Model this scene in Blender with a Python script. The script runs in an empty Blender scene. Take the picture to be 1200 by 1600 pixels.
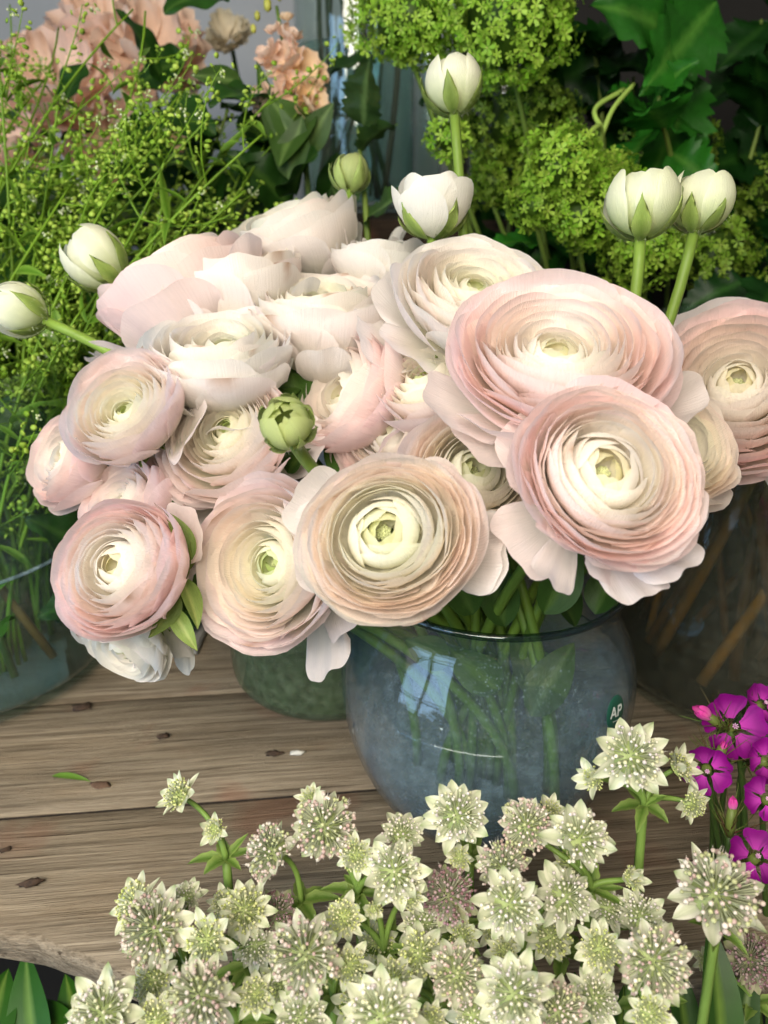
import bpy, math, random
import numpy as np
from mathutils import Vector

# ------------------------------------------------------------------ camera, world, lights
SC = bpy.context.scene
COL = SC.collection
H = 0.365                       # lens height above the table top (table top is z = 0)
PITCH = math.radians(24.0)
FPX = 1164.0                    # focal length in pixels of the 1200 x 1600 photograph

cam_d = bpy.data.cameras.new('camera')
cam = bpy.data.objects.new('camera', cam_d)
COL.objects.link(cam)
cam.location = (0, 0, H)
cam.rotation_euler = (math.pi / 2 - PITCH, 0, 0)
cam_d.sensor_fit = 'VERTICAL'
cam_d.sensor_height = 36.0
cam_d.lens = 36.0 * FPX / 1600.0
cam_d.clip_start = 0.01
cam_d.clip_end = 50
cam_d.dof.use_dof = True
cam_d.dof.focus_distance = 0.36
cam_d.dof.aperture_fstop = 9.0
SC.camera = cam

W = bpy.data.worlds.new('World')
SC.world = W
W.use_nodes = True
W.node_tree.nodes['Background'].inputs[0].default_value = (1.0, 0.96, 0.86, 1)
W.node_tree.nodes['Background'].inputs[1].default_value = 0.10


def area(name, loc, target, sx, sy, energy, color):
    l = bpy.data.lights.new(name, 'AREA')
    l.shape = 'RECTANGLE'
    l.size, l.size_y = sx, sy
    l.energy, l.color = energy, color
    o = bpy.data.objects.new(name, l)
    COL.objects.link(o)
    o.location = loc
    o.rotation_euler = (Vector(target) - Vector(loc)).to_track_quat('-Z', 'Y').to_euler()
    return o


def lamp(name, loc, energy, color, radius):
    l = bpy.data.lights.new(name, 'POINT')
    l.energy, l.color, l.shadow_soft_size = energy, color, radius
    o = bpy.data.objects.new(name, l)
    COL.objects.link(o)
    o.location = loc
    return o


# added warm key light low behind the camera for frontal light, the shop window behind the camera (six panes), row of small warm spots
area('key_light', (-0.20, -0.34, 0.74), (0.02, 0.38, 0.12), 0.70, 0.50, 13.5, (1.0, 0.915, 0.775))
for i in range(2):
    for j in range(3):
        area('window_light', (-1.42 + 0.42 * i, -0.42 - 0.36 * i, 0.06 + 0.35 * j), (0.0, 0.4, 0.2),
             0.46, 0.30, 1.8, (0.42, 0.68, 1.0))
for i in range(4):
    lamp('spot_lamp', (-0.25 + 0.3 * i, 0.35 + 0.05 * i, 1.45), 0.7, (1.0, 0.9, 0.74), 0.02)

SC.view_settings.view_transform = 'Standard'
SC.view_settings.look = 'None'
SC.view_settings.exposure = 0.38
SC.view_settings.gamma = 1.0
SC.view_settings.use_curve_mapping = False
cy = SC.cycles
cy.use_denoising = True
cy.use_adaptive_sampling = True
cy.adaptive_threshold = 0.04
cy.adaptive_min_samples = 20
try:
    cy.denoiser = 'OPENIMAGEDENOISE'
    cy.denoising_input_passes = 'RGB_ALBEDO_NORMAL'
except Exception:
    pass
cy.max_bounces = 9
cy.diffuse_bounces = 4
cy.glossy_bounces = 4
cy.transmission_bounces = 6
cy.transparent_max_bounces = 24
cy.caustics_reflective = False
cy.caustics_refractive = False

# ------------------------------------------------------------------ helpers
FWD = np.array([0, math.cos(PITCH), -math.sin(PITCH)])
UP = np.array([0, math.sin(PITCH), math.cos(PITCH)])
RIGHT = np.array([1.0, 0, 0])
CAM = np.array([0, 0, H])


def P(px, py, d):
    """point of the place seen at photograph pixel (px, py), d metres deep"""
    return CAM + d * FWD + RIGHT * ((px - 600) / FPX * d) + UP * (-(py - 800) / FPX * d)


def on_plane(px, py, z=0.0):
    r = FWD + RIGHT * ((px - 600) / FPX) + UP * (-(py - 800) / FPX)
    k = (z - H) / r[2]
    return CAM + k * r


def facing(a):
    v = a[0] * RIGHT + a[1] * UP - a[2] * FWD
    return v / np.linalg.norm(v)


def lin(r, g, b):
    f = lambda c: (c / 255 / 12.92) if c <= 10 else ((c / 255 + 0.055) / 1.055) ** 2.4
    return np.array([f(r), f(g), f(b)])


def frame(axis, spin=0.0):
    z = np.asarray(axis, float)
    z = z / np.linalg.norm(z)
    h = np.array([0, 0, 1.0]) if abs(z[2]) < 0.9 else np.array([0, 1.0, 0])
    x = np.cross(h, z)
    x /= np.linalg.norm(x)
    y = np.cross(z, x)
    c, s = math.cos(spin), math.sin(spin)
    return np.stack([c * x + s * y, -s * x + c * y, z], axis=1)     # columns


_grid_cache = {}


def grid_faces(nu, nv, closed=False):
    k = (nu, nv, closed)
    if k not in _grid_cache:
        f = []
        for j in range(nv - 1):
            for i in range(nu - 1 if not closed else nu):
                a = j * nu + i
                b = j * nu + (i + 1) % nu
                f.append((a, b, b + nu, a + nu))
        _grid_cache[k] = f
    return _grid_cache[k]


class MB:
    """collects shapes with a colour per vertex"""
    def __init__(self):
        self.v, self.f, self.c, self.n = [], [], [], 0

    def add(self, v, f, c):
        v = np.asarray(v, float)
        c = np.asarray(c, float)
        if c.ndim == 1:
            c = np.tile(c, (len(v), 1))
        self.v.append(v)
        self.c.append(c)
        self.f += [tuple(i + self.n for i in q) for q in f]
        self.n += len(v)

    def data(self):
        return np.concatenate(self.v), self.f, np.concatenate(self.c)


def make_mesh(name, v, f, c=None, uv=None, smooth=True):
    m = bpy.data.meshes.new(name)
    m.from_pydata(np.asarray(v).tolist(), [], f)
    if c is not None:
        c = np.asarray(c, float)
        if c.ndim == 1:
            c = np.tile(c, (len(v), 1))
        a = m.attributes.new('Col', 'FLOAT_COLOR', 'POINT')
        a.data.foreach_set('color', np.concatenate([c, np.ones((len(c), 1))], axis=1).astype(np.float32).ravel())
    if uv is not None:
        a = m.attributes.new('uvp', 'FLOAT_VECTOR', 'POINT')
        u3 = np.concatenate([uv, np.zeros((len(uv), 1))], axis=1)
        a.data.foreach_set('vector', u3.astype(np.float32).ravel())
    if smooth:
        m.polygons.foreach_set('use_smooth', np.ones(len(m.polygons), bool))
    return m


class Thing:
    def __init__(self, name, label, cat, loc, group=None, kind=None):
        o = bpy.data.objects.new(name, None)
        o.empty_display_size = 0.01
        COL.objects.link(o)
        o.location = loc
        o['label'] = label
        o['category'] = cat
        if group:
            o['group'] = group
        if kind:
            o['kind'] = kind
        self.o, self.loc = o, np.asarray(loc, float)

    def part(self, name, v, f, mat, c=None, uv=None, parent=None, kind=None, smooth=True, label=None):
        v = np.asarray(v, float) - self.loc
        m = make_mesh(name, v, f, c, uv, smooth)
        m.materials.append(mat)
        o = bpy.data.objects.new(name, m)
        COL.objects.link(o)
        o.parent = parent or self.o
        if kind:
            o['kind'] = kind
        if label:
            o['label'] = label
        return o


def single(name, label, cat, v, f, mat, c=None, group=None, kind=None, smooth=True, loc=None):
    v = np.asarray(v, float)
    loc = np.array([v[:, 0].mean(), v[:, 1].mean(), v[:, 2].min()]) if loc is None else np.asarray(loc, float)
    m = make_mesh(name, v - loc, f, c, None, smooth)
    m.materials.append(mat)
    o = bpy.data.objects.new(name, m)
    COL.objects.link(o)
    o.location = loc
    if label:
        o['label'] = label
    if cat:
        o['category'] = cat
    if group:
        o['group'] = group
    if kind:
        o['kind'] = kind
    return o


def bez(p0, p1, p2, p3, n):
    t = np.linspace(0, 1, n)[:, None]
    return (1 - t) ** 3 * p0 + 3 * (1 - t) ** 2 * t * p1 + 3 * (1 - t) * t ** 2 * p2 + t ** 3 * p3


def catmull(pts, per=6):
    pts = [np.asarray(p, float) for p in pts]
    pts = [2 * pts[0] - pts[1]] + pts + [2 * pts[-1] - pts[-2]]
    out = []
    for i in range(1, len(pts) - 2):
        a, b, c, d = pts[i - 1:i + 3]
        for t in np.linspace(0, 1, per, endpoint=False):
            out.append(0.5 * (2 * b + (c - a) * t + (2 * a - 5 * b + 4 * c - d) * t * t + (3 * b - a - 3 * c + d) * t ** 3))
    out.append(pts[-2])
    return np.array(out)


def tube(pts, r, n=6, cap=True):
    pts = np.asarray(pts, float)
    k = len(pts)
    r = np.broadcast_to(np.asarray(r, float), (k,))
    tan = np.gradient(pts, axis=0)
    tan /= np.linalg.norm(tan, axis=1)[:, None] + 1e-12
    x = np.cross(tan[0], [0.3, 0.2, 1.0])
    x /= np.linalg.norm(x) + 1e-12
    V = []
    ang = np.linspace(0, 2 * math.pi, n, endpoint=False)
    for i in range(k):
        x = x - tan[i] * x.dot(tan[i])
        x /= np.linalg.norm(x) + 1e-12
        y = np.cross(tan[i], x)
        V.append(pts[i] + r[i] * (np.cos(ang)[:, None] * x + np.sin(ang)[:, None] * y))
    f = list(grid_faces(n, k, True))
    if cap:
        f = f + [tuple(range(n - 1, -1, -1)), tuple(range((k - 1) * n, k * n))]
    return np.concatenate(V), f


def lathe(prof, n, center):
    prof = np.asarray(prof, float)
    ang = np.linspace(0, 2 * math.pi, n, endpoint=False)
    V = []
    for r, z in prof:
        V.append(np.stack([r * np.cos(ang), r * np.sin(ang), np.full(n, z)], axis=1))
    return np.concatenate(V) + np.asarray(center, float), grid_faces(n, len(prof), True)


ICO_V, ICO_F = None, None


def _ico():
    global ICO_V, ICO_F
    t = (1 + 5 ** 0.5) / 2
    v = np.array([(-1, t, 0), (1, t, 0), (-1, -t, 0), (1, -t, 0), (0, -1, t), (0, 1, t), (0, -1, -t), (0, 1, -t),
                  (t, 0, -1), (t, 0, 1), (-t, 0, -1), (-t, 0, 1)], float)
    ICO_V = v / np.linalg.norm(v[0])
    ICO_F = [(0, 11, 5), (0, 5, 1), (0, 1, 7), (0, 7, 10), (0, 10, 11), (1, 5, 9), (5, 11, 4), (11, 10, 2), (10, 7, 6),
             (7, 1, 8), (3, 9, 4), (3, 4, 2), (3, 2, 6), (3, 6, 8), (3, 8, 9), (4, 9, 5), (2, 4, 11), (6, 2, 10), (8, 6, 7), (9, 8, 1)]


_ico()

# ------------------------------------------------------------------ materials
def new_mat(name):
    m = bpy.data.materials.new(name)
    m.use_nodes = True
    nt = m.node_tree
    for n in list(nt.nodes):
        nt.nodes.remove(n)
    out = nt.nodes.new('ShaderNodeOutputMaterial')
    return m, nt, out


def N(nt, kind, **kw):
    n = nt.nodes.new(kind)
    for k, v in kw.items():
        setattr(n, k, v)
    return n


def ramp(nt, stops):
    r = N(nt, 'ShaderNodeValToRGB')
    e = r.color_ramp.elements
    while len(e) < len(stops):
        e.new(0.5)
    for i, (p, c) in enumerate(stops):
        e[i].position = p
        e[i].color = (c[0], c[1], c[2], 1)
    return r


def petal_material(name, trans=0.38, rough=0.5, veins=1.0, var=0.06, vscale=(34, 2.2)):
    m, nt, out = new_mat(name)
    L = nt.links.new
    at = N(nt, 'ShaderNodeAttribute', attribute_name='Col')
    uv = N(nt, 'ShaderNodeAttribute', attribute_name='uvp')
    oi = N(nt, 'ShaderNodeObjectInfo')
    mp = N(nt, 'ShaderNodeMapping')
    mp.inputs['Scale'].default_value = (vscale[0], vscale[1], 1)
    L(uv.outputs['Vector'], mp.inputs['Vector'])
    cmb = N(nt, 'ShaderNodeCombineXYZ')
    rmul = N(nt, 'ShaderNodeMath', operation='MULTIPLY')
    rmul.inputs[1].default_value = 40
    L(oi.outputs['Random'], rmul.inputs[0])
    L(rmul.outputs[0], cmb.inputs[2])
    L(cmb.outputs[0], mp.inputs['Location'])
    no = N(nt, 'ShaderNodeTexNoise')
    no.inputs['Scale'].default_value = 1.0
    no.inputs['Detail'].default_value = 3
    L(mp.outputs[0], no.inputs['Vector'])
    big = N(nt, 'ShaderNodeTexNoise')
    big.inputs['Scale'].default_value = 90
    big.inputs['Detail'].default_value = 3
    geo = N(nt, 'ShaderNodeNewGeometry')
    L(geo.outputs['Position'], big.inputs['Vector'])
    # subtle value variation: veins + blotches + petal to petal
    add = N(nt, 'ShaderNodeMath', operation='ADD')
    L(no.outputs['Fac'], add.inputs[0])
    L(big.outputs['Fac'], add.inputs[1])
    add2 = N(nt, 'ShaderNodeMath', operation='MULTIPLY_ADD')
    L(oi.outputs['Random'], add2.inputs[0])
    add2.inputs[1].default_value = 0.8
    L(add.outputs[0], add2.inputs[2])
    mr = N(nt, 'ShaderNodeMapRange')
    mr.inputs['From Min'].default_value = 0.6
    mr.inputs['From Max'].default_value = 2.1
    mr.inputs['To Min'].default_value = 1.0 - var * 2
    mr.inputs['To Max'].default_value = 1.0 + var
    L(add2.outputs[0], mr.inputs['Value'])
    mul = N(nt, 'ShaderNodeVectorMath', operation='SCALE')
    L(at.outputs['Color'], mul.inputs[0])
    L(mr.outputs['Result'], mul.inputs['Scale'])
    bp = N(nt, 'ShaderNodeBump')
    bp.inputs['Strength'].default_value = 0.35 * veins
    bp.inputs['Distance'].default_value = 0.0006
    L(no.outputs['Fac'], bp.inputs['Height'])
    pr = N(nt, 'ShaderNodeBsdfPrincipled')
    pr.inputs['Roughness'].default_value = rough
    pr.inputs['Specular IOR Level'].default_value = 0.25
    L(mul.outputs[0], pr.inputs['Base Color'])
    L(bp.outputs[0], pr.inputs['Normal'])
    tr = N(nt, 'ShaderNodeBsdfTranslucent')
    L(mul.outputs[0], tr.inputs['Color'])
    L(bp.outputs[0], tr.inputs['Normal'])
    mx = N(nt, 'ShaderNodeMixShader')
    mx.inputs[0].default_value = trans
    L(pr.outputs[0], mx.inputs[1])
    L(tr.outputs[0], mx.inputs[2])
    L(mx.outputs[0], out.inputs['Surface'])
    return m


M_PETAL = petal_material('petal', 0.56, 0.48, 1.5, 0.045)
M_RUFFLE = petal_material('ruffled_petal', 0.30, 0.6, 1.0, 0.08)
M_BRACT = petal_material('bract', 0.30, 0.55, 1.2, 0.10, (16, 1.2))
M_LEAF = petal_material('leaf', 0.22, 0.42, 1.2, 0.22, (14, 12))
M_GREEN = petal_material('green_stem', 0.10, 0.45, 0.6, 0.15, (10, 10))
M_FLORET = petal_material('floret', 0.25, 0.5, 0.3, 0.12, (10, 10))


def plain(name, color, rough=0.6, noise=0.0, scale=60, metallic=0.0, bump=0.0):
    m, nt, out = new_mat(name)
    L = nt.links.new
    pr = N(nt, 'ShaderNodeBsdfPrincipled')
    pr.inputs['Roughness'].default_value = rough
    pr.inputs['Metallic'].default_value = metallic
    no = N(nt, 'ShaderNodeTexNoise')
    no.inputs['Scale'].default_value = scale
    no.inputs['Detail'].default_value = 5
    tc = N(nt, 'ShaderNodeTexCoord')
    L(tc.outputs['Object'], no.inputs['Vector'])
    c = np.asarray(color, float)
    r = ramp(nt, [(0.25, c * (1 - noise)), (0.75, np.minimum(c * (1 + noise), 0.95))])
    L(no.outputs['Fac'], r.inputs[0])
    L(r.outputs[0], pr.inputs['Base Color'])
    if bump:
        b = N(nt, 'ShaderNodeBump')
        b.inputs['Strength'].default_value = bump
        b.inputs['Distance'].default_value = 0.002
        L(no.outputs['Fac'], b.inputs['Height'])
        L(b.outputs[0], pr.inputs['Normal'])
    L(pr.outputs[0], out.inputs['Surface'])
    return m


def thin_glass(name, tint=(0.95, 0.98, 0.97), rough=0.015, haze=0.0, haze_col=(0.4, 0.45, 0.5), seeds=0.0, bump=0.0, haze_fade=None):
    """clear wall: fresnel gloss over a tinted transparent body, with seeds (tiny bubbles) and bloom (haze) in it"""
    m, nt, out = new_mat(name)
    L = nt.links.new
    lw = N(nt, 'ShaderNodeLayerWeight')
    lw.inputs['Blend'].default_value = 0.5
    pw = N(nt, 'ShaderNodeMath', operation='POWER')
    L(lw.outputs['Facing'], pw.inputs[0])
    pw.inputs[1].default_value = 4.0
    fr = N(nt, 'ShaderNodeMath', operation='MULTIPLY_ADD')
    L(pw.outputs[0], fr.inputs[0])
    fr.inputs[1].default_value = 0.70
    fr.inputs[2].default_value = 0.045
    gl = N(nt, 'ShaderNodeBsdfGlossy')
    gl.inputs['Roughness'].default_value = rough
    tp = N(nt, 'ShaderNodeBsdfTransparent')
    tp.inputs['Color'].default_value = (*tint, 1)
    body = tp
    geo = N(nt, 'ShaderNodeTexCoord')
    if haze > 0:
        df = N(nt, 'ShaderNodeBsdfDiffuse')
        no = N(nt, 'ShaderNodeTexNoise')
        no.inputs['Scale'].default_value = 130
        no.inputs['Detail'].default_value = 6
        no.inputs['Roughness'].default_value = 0.7
        L(geo.outputs['Object'], no.inputs['Vector'])
        hc = np.asarray(haze_col)
        rc = ramp(nt, [(0.3, hc * 0.6), (0.7, np.minimum(hc * 1.3, 0.9))])
        L(no.outputs['Fac'], rc.inputs[0])
        L(rc.outputs[0], df.inputs['Color'])
        rf = ramp(nt, [(0.3, (haze * 0.6,) * 3), (0.72, (min(1, haze * 1.35),) * 3)])
        L(no.outputs['Fac'], rf.inputs[0])
        fac = rf.outputs[0]
        if haze_fade:                      # haze full at the bottom, fading upwards
            sx = N(nt, 'ShaderNodeSeparateXYZ')
            L(geo.outputs['Object'], sx.inputs[0])
            ms = N(nt, 'ShaderNodeMapRange')
            ms.inputs['From Min'].default_value = haze_fade[0]
            ms.inputs['From Max'].default_value = haze_fade[1]
            ms.inputs['To Min'].default_value = 1.0
            ms.inputs['To Max'].default_value = haze_fade[2]
            L(sx.outputs[2], ms.inputs['Value'])
            mm = N(nt, 'ShaderNodeMath', operation='MULTIPLY')
            L(fac, mm.inputs[0])
            L(ms.outputs['Result'], mm.inputs[1])
            rf = mm
        fac = rf.outputs[0]
        if seeds > 0:
            vo = N(nt, 'ShaderNodeTexVoronoi')
            vo.inputs['Scale'].default_value = 330
            L(geo.outputs['Object'], vo.inputs['Vector'])
            rv = ramp(nt, [(0.10, (seeds,) * 3), (0.24, (0, 0, 0))])
            L(vo.outputs['Distance'], rv.inputs[0])
            ad = N(nt, 'ShaderNodeMath', operation='ADD', use_clamp=True)
            L(rf.outputs[0], ad.inputs[0])
            L(rv.outputs[0], ad.inputs[1])
            fac = ad.outputs[0]
        mh = N(nt, 'ShaderNodeMixShader')
        L(fac, mh.inputs[0])
        L(tp.outputs[0], mh.inputs[1])
        L(df.outputs[0], mh.inputs[2])
        body = mh
    if bump > 0:
        nb = N(nt, 'ShaderNodeTexNoise')
        nb.inputs['Scale'].default_value = 28
        nb.inputs['Detail'].default_value = 2
        L(geo.outputs['Object'], nb.inputs['Vector'])
        b = N(nt, 'ShaderNodeBump')
        b.inputs['Strength'].default_value = bump
        b.inputs['Distance'].default_value = 0.004
        L(nb.outputs['Fac'], b.inputs['Height'])
        L(b.outputs[0], gl.inputs['Normal'])
        L(b.outputs[0], lw.inputs['Normal'])
    mx = N(nt, 'ShaderNodeMixShader')
    L(fr.outputs[0], mx.inputs[0])
    L(body.outputs[0], mx.inputs[1])
    L(gl.outputs[0], mx.inputs[2])
    L(mx.outputs[0], out.inputs['Surface'])
    return m


def wood_material(name, dark, mid, light, rough=0.75, dirt=1.0):
    m, nt, out = new_mat(name)
    L = nt.links.new
    tc = N(nt, 'ShaderNodeTexCoord')
    oi = N(nt, 'ShaderNodeObjectInfo')
    off = N(nt, 'ShaderNodeCombineXYZ')
    k = N(nt, 'ShaderNodeMath', operation='MULTIPLY')
    k.inputs[1].default_value = 7.3
    L(oi.outputs['Random'], k.inputs[0])
    L(k.outputs[0], off.inputs[0])
    L(k.outputs[0], off.inputs[1])
    va = N(nt, 'ShaderNodeVectorMath', operation='ADD')
    L(tc.outputs['Object'], va.inputs[0])
    L(off.outputs[0], va.inputs[1])
    # slow wander of the grain
    wn = N(nt, 'ShaderNodeTexNoise')
    wn.inputs['Scale'].default_value = 7
    wn.inputs['Detail'].default_value = 2
    L(va.outputs[0], wn.inputs['Vector'])
    ws = N(nt, 'ShaderNodeVectorMath', operation='SCALE')
    ws.inputs['Scale'].default_value = 0.007
    L(wn.outputs['Color'], ws.inputs[0])
    vb = N(nt, 'ShaderNodeVectorMath', operation='ADD')
    L(va.outputs[0], vb.inputs[0])
    L(ws.outputs[0], vb.inputs[1])
    def stretched(sx, sy, detail, rough_=0.6):
        mp = N(nt, 'ShaderNodeMapping')
        mp.inputs['Scale'].default_value = (sx, sy, sy)
        L(vb.outputs[0], mp.inputs['Vector'])
        n = N(nt, 'ShaderNodeTexNoise')
        n.inputs['Scale'].default_value = 1
        n.inputs['Detail'].default_value = detail
        n.inputs['Roughness'].default_value = rough_
        L(mp.outputs[0], n.inputs['Vector'])
        return n
    g1 = stretched(5.0, 210, 7, 0.7)
    g2 = stretched(16.0, 900, 4, 0.7)
    g3 = stretched(6.0, 20, 5)
    g4 = stretched(7.0, 420, 2, 0.5)
    r1 = ramp(nt, [(0.22, dark), (0.46, mid), (0.78, light)])
    L(g1.outputs['Fac'], r1.inputs[0])
    r2 = ramp(nt, [(0.3, (0.55, 0.52, 0.5)), (0.55, (1, 1, 1))])
    L(g2.outputs['Fac'], r2.inputs[0])
    m1 = N(nt, 'ShaderNodeMix', data_type='RGBA', blend_type='MULTIPLY')
    m1.inputs['Factor'].default_value = 1.0
    L(r1.outputs[0], m1.inputs['A'])
    L(r2.outputs[0], m1.inputs['B'])
    r3 = ramp(nt, [(0.3, (0.62, 0.56, 0.50)), (0.5, (1, 1, 1)), (0.72, (1.0, 0.90, 0.78))])
    L(g3.outputs['Fac'], r3.inputs[0])
    m2 = N(nt, 'ShaderNodeMix', data_type='RGBA', blend_type='MULTIPLY')
    m2.inputs['Factor'].default_value = 0.55 * dirt
    L(m1.outputs['Result'], m2.inputs['A'])
    L(r3.outputs[0], m2.inputs['B'])
    r4 = ramp(nt, [(0.64, (1, 1, 1)), (0.72, (0.28, 0.24, 0.2))])
    L(g4.outputs['Fac'], r4.inputs[0])
    m5 = N(nt, 'ShaderNodeMix', data_type='RGBA', blend_type='MULTIPLY')
    m5.inputs['Factor'].default_value = 0.85
    L(m2.outputs['Result'], m5.inputs['A'])
    L(r4.outputs[0], m5.inputs['B'])
    m2 = m5
    # reddish stains and knots
    st = N(nt, 'ShaderNodeTexNoise')
    st.inputs['Scale'].default_value = 16
    st.inputs['Detail'].default_value = 3
    L(va.outputs[0], st.inputs['Vector'])
    rs = ramp(nt, [(0.60, (0, 0, 0)), (0.74, (0.5, 0.5, 0.5))])
    L(st.outputs['Fac'], rs.inputs[0])
    m3 = N(nt, 'ShaderNodeMix', data_type='RGBA')
    L(rs.outputs[0], m3.inputs['Factor'])
    L(m2.outputs['Result'], m3.inputs['A'])
    m3.inputs['B'].default_value = (0.23, 0.10, 0.06, 1)
    kmp = N(nt, 'ShaderNodeMapping')
    kmp.inputs['Scale'].default_value = (6.5, 13.0, 1.0)
    L(va.outputs[0], kmp.inputs['Vector'])
    kv = N(nt, 'ShaderNodeTexVoronoi')
    kv.inputs['Scale'].default_value = 1.0
    L(kmp.outputs[0], kv.inputs['Vector'])
    kr_ = ramp(nt, [(0.05, (0.85, 0.85, 0.85)), (0.085, (0.35, 0.35, 0.35)), (0.16, (0, 0, 0))])
    L(kv.outputs['Distance'], kr_.inputs[0])
    m4 = N(nt, 'ShaderNodeMix', data_type='RGBA')
    L(kr_.outputs[0], m4.inputs['Factor'])
    L(m3.outputs['Result'], m4.inputs['A'])
    m4.inputs['B'].default_value = (dark[0] * 0.5, dark[1] * 0.42, dark[2] * 0.38, 1)
    m3 = m4
    bp = N(nt, 'ShaderNodeBump')
    bp.inputs['Strength'].default_value = 0.9
    bp.inputs['Distance'].default_value = 0.0016
    sm = N(nt, 'ShaderNodeMath', operation='ADD')
    L(g1.outputs['Fac'], sm.inputs[0])
    L(g2.outputs['Fac'], sm.inputs[1])
    L(sm.outputs[0], bp.inputs['Height'])
    pr = N(nt, 'ShaderNodeBsdfPrincipled')
    pr.inputs['Roughness'].default_value = rough
    pr.inputs['Specular IOR Level'].default_value = 0.3
    L(m3.outputs['Result'], pr.inputs['Base Color'])
    L(bp.outputs[0], pr.inputs['Normal'])
    L(pr.outputs[0], out.inputs['Surface'])
    return m


M_WOOD = wood_material('weathered_wood', (0.060, 0.047, 0.032), (0.25, 0.200, 0.140), (0.50, 0.42, 0.31))
M_DARKWOOD = wood_material('dark_wood', (0.018, 0.012, 0.008), (0.05, 0.032, 0.02), (0.09, 0.06, 0.04))
M_GLASS = thin_glass('vase_glass', (0.96, 0.985, 0.99), 0.012, 0.10, (0.40, 0.54, 0.66), 0.10, 0.20, (0.03, 0.14, 0.2))
M_WATER = thin_glass('cloudy_water', (0.84, 0.91, 0.93), 0.03, 0.38, (0.40, 0.52, 0.62), 0.18, 0.15, (0.045, 0.10, 0.05))
M_GREENGLASS = thin_glass('green_glass', (0.62, 0.72, 0.56), 0.04, 0.25, (0.22, 0.28, 0.18), 0.0, 0.3)
M_GREENWATER = thin_glass('murky_green_water', (0.40, 0.48, 0.33), 0.06, 0.60, (0.20, 0.24, 0.15), 0.0, 0.2)
M_CLEARGLASS = thin_glass('clear_glass', (0.93, 0.975, 0.96), 0.02, 0.03, (0.3, 0.4, 0.38), 0.0, 0.2)
M_CLEARWATER = thin_glass('clear_water', (0.78, 0.92, 0.88), 0.03, 0.04, (0.3, 0.42, 0.38), 0.0, 0.3)
M_BROWNWATER = thin_glass('brown_water', (0.66, 0.52, 0.32), 0.06, 0.22, (0.085, 0.055, 0.022), 0.0, 0.3)
M_BLUEGLASS = thin_glass('blue_glass', (0.55, 0.70, 0.82), 0.03, 0.35, (0.22, 0.30, 0.38), 0.0, 0.3)
M_WALL = plain('pale_plaster', (0.5, 0.51, 0.52), 0.9, 0.06, 6)
M_NEARBLACK = plain('near_black', (0.016, 0.014, 0.012), 0.85, 0.3, 9)
M_STICKER = plain('sticker_green', (0.010, 0.075, 0.050), 0.45, 0.08, 60)
M_PRINT = plain('print_white', (0.62, 0.68, 0.66), 0.5, 0.03, 60)
M_BARK = plain('bark_crumb', (0.05, 0.028, 0.016), 0.9, 0.5, 300, bump=0.6)
M_SLATE = plain('slate', (0.22, 0.21, 0.19), 0.6, 0.2, 60)

# ------------------------------------------------------------------ setting: table, shelf, walls
rng = np.random.default_rng(7)
random.seed(7)
TA = math.radians(6.0)
TO = np.array([0, 0.375, 0])
TU = np.array([math.cos(TA), math.sin(TA), 0])
TV = np.array([-math.sin(TA), math.cos(TA), 0])


def to_uv(p):
    d = np.asarray(p) - TO
    return d.dot(TU), d.dot(TV)


table = Thing('table', 'weathered grey brown plank table top with a worn rounded front edge', 'table', (0.0, 0.6, -0.03))
EDGE = [to_uv(on_plane(*q)) for q in [(0, 1455), (60, 1470), (120, 1492), (170, 1510), (230, 1535), (300, 1556)]]
EDGE = [(-0.8, EDGE[0][1] + 0.10), (-0.4, EDGE[0][1] + 0.035)] + EDGE + [(0.0, EDGE[-1][1] - 0.012), (0.1, EDGE[-1][1] - 0.02), (0.8, EDGE[-1][1] - 0.03)]
EU, EV = np.array([e[0] for e in EDGE]), np.array([e[1] for e in EDGE])


def plank(v0, v1, u0, u1, th, front=False, zoff=0.0):
    n = 120
    us = np.linspace(u0, u1, n)
    r2 = np.random.default_rng(int(abs(v0) * 9999) + 3)
    wob = lambda a: a * np.cumsum(r2.normal(0, 1, n)) / math.sqrt(n)
    w0, w1 = wob(0.0005), wob(0.0005)
    rows = []
    a = np.interp(us, EU, EV) + wob(0.004) if front else v0 + w0
    b = v1 + w1
    be = 0.002
    if front:
        rag = r2.normal(0, 0.0006, (6, n))
        sec = [(a + 0.004 + rag[0], -th), (a + 0.001 + rag[1], -th * 0.8), (a + 0.0005 + rag[2], -th * 0.55), (a - 0.001 + rag[3], -th * 0.3),
               (a + rag[4], -0.0035), (a + 0.0022 + rag[5], -0.0005)]
    else:
        sec = [(a, -th), (a, -be), (a + be, 0.0)]
    for k in (0.25, 0.5, 0.75):
        sec.append((a + (b - a) * k, 0.0))
    sec += [(b - be, 0.0), (b, -be), (b, -th)]
    V = []
    for vv, zz in sec:
        V.append(TO + us[:, None] * TU + np.asarray(vv)[:, None] * TV + np.array([0, 0, 1.0]) * (zz + zoff))
    V = np.concatenate(V)
    f = grid_faces(n, len(sec))
    f = [tuple(reversed(q)) for q in f]
    o = table.part('plank', V - 0, f, M_WOOD)
    # grain runs along the plank: give the object the plank's own axes
    return o


def turn_plank(o):
    """re-express the mesh in axes along the plank so that Object coordinates follow the grain"""
    m = o.data
    co = np.empty(len(m.vertices) * 3, np.float32)
    m.vertices.foreach_get('co', co)
    co = co.reshape(-1, 3)
    c, s = math.cos(TA), math.sin(TA)
    q = np.stack([co[:, 0] * c + co[:, 1] * s, -co[:, 0] * s + co[:, 1] * c, co[:, 2]], axis=1)
    m.vertices.foreach_set('co', q.astype(np.float32).ravel())
    o.rotation_euler = (0, 0, TA)
    m.update()


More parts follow.
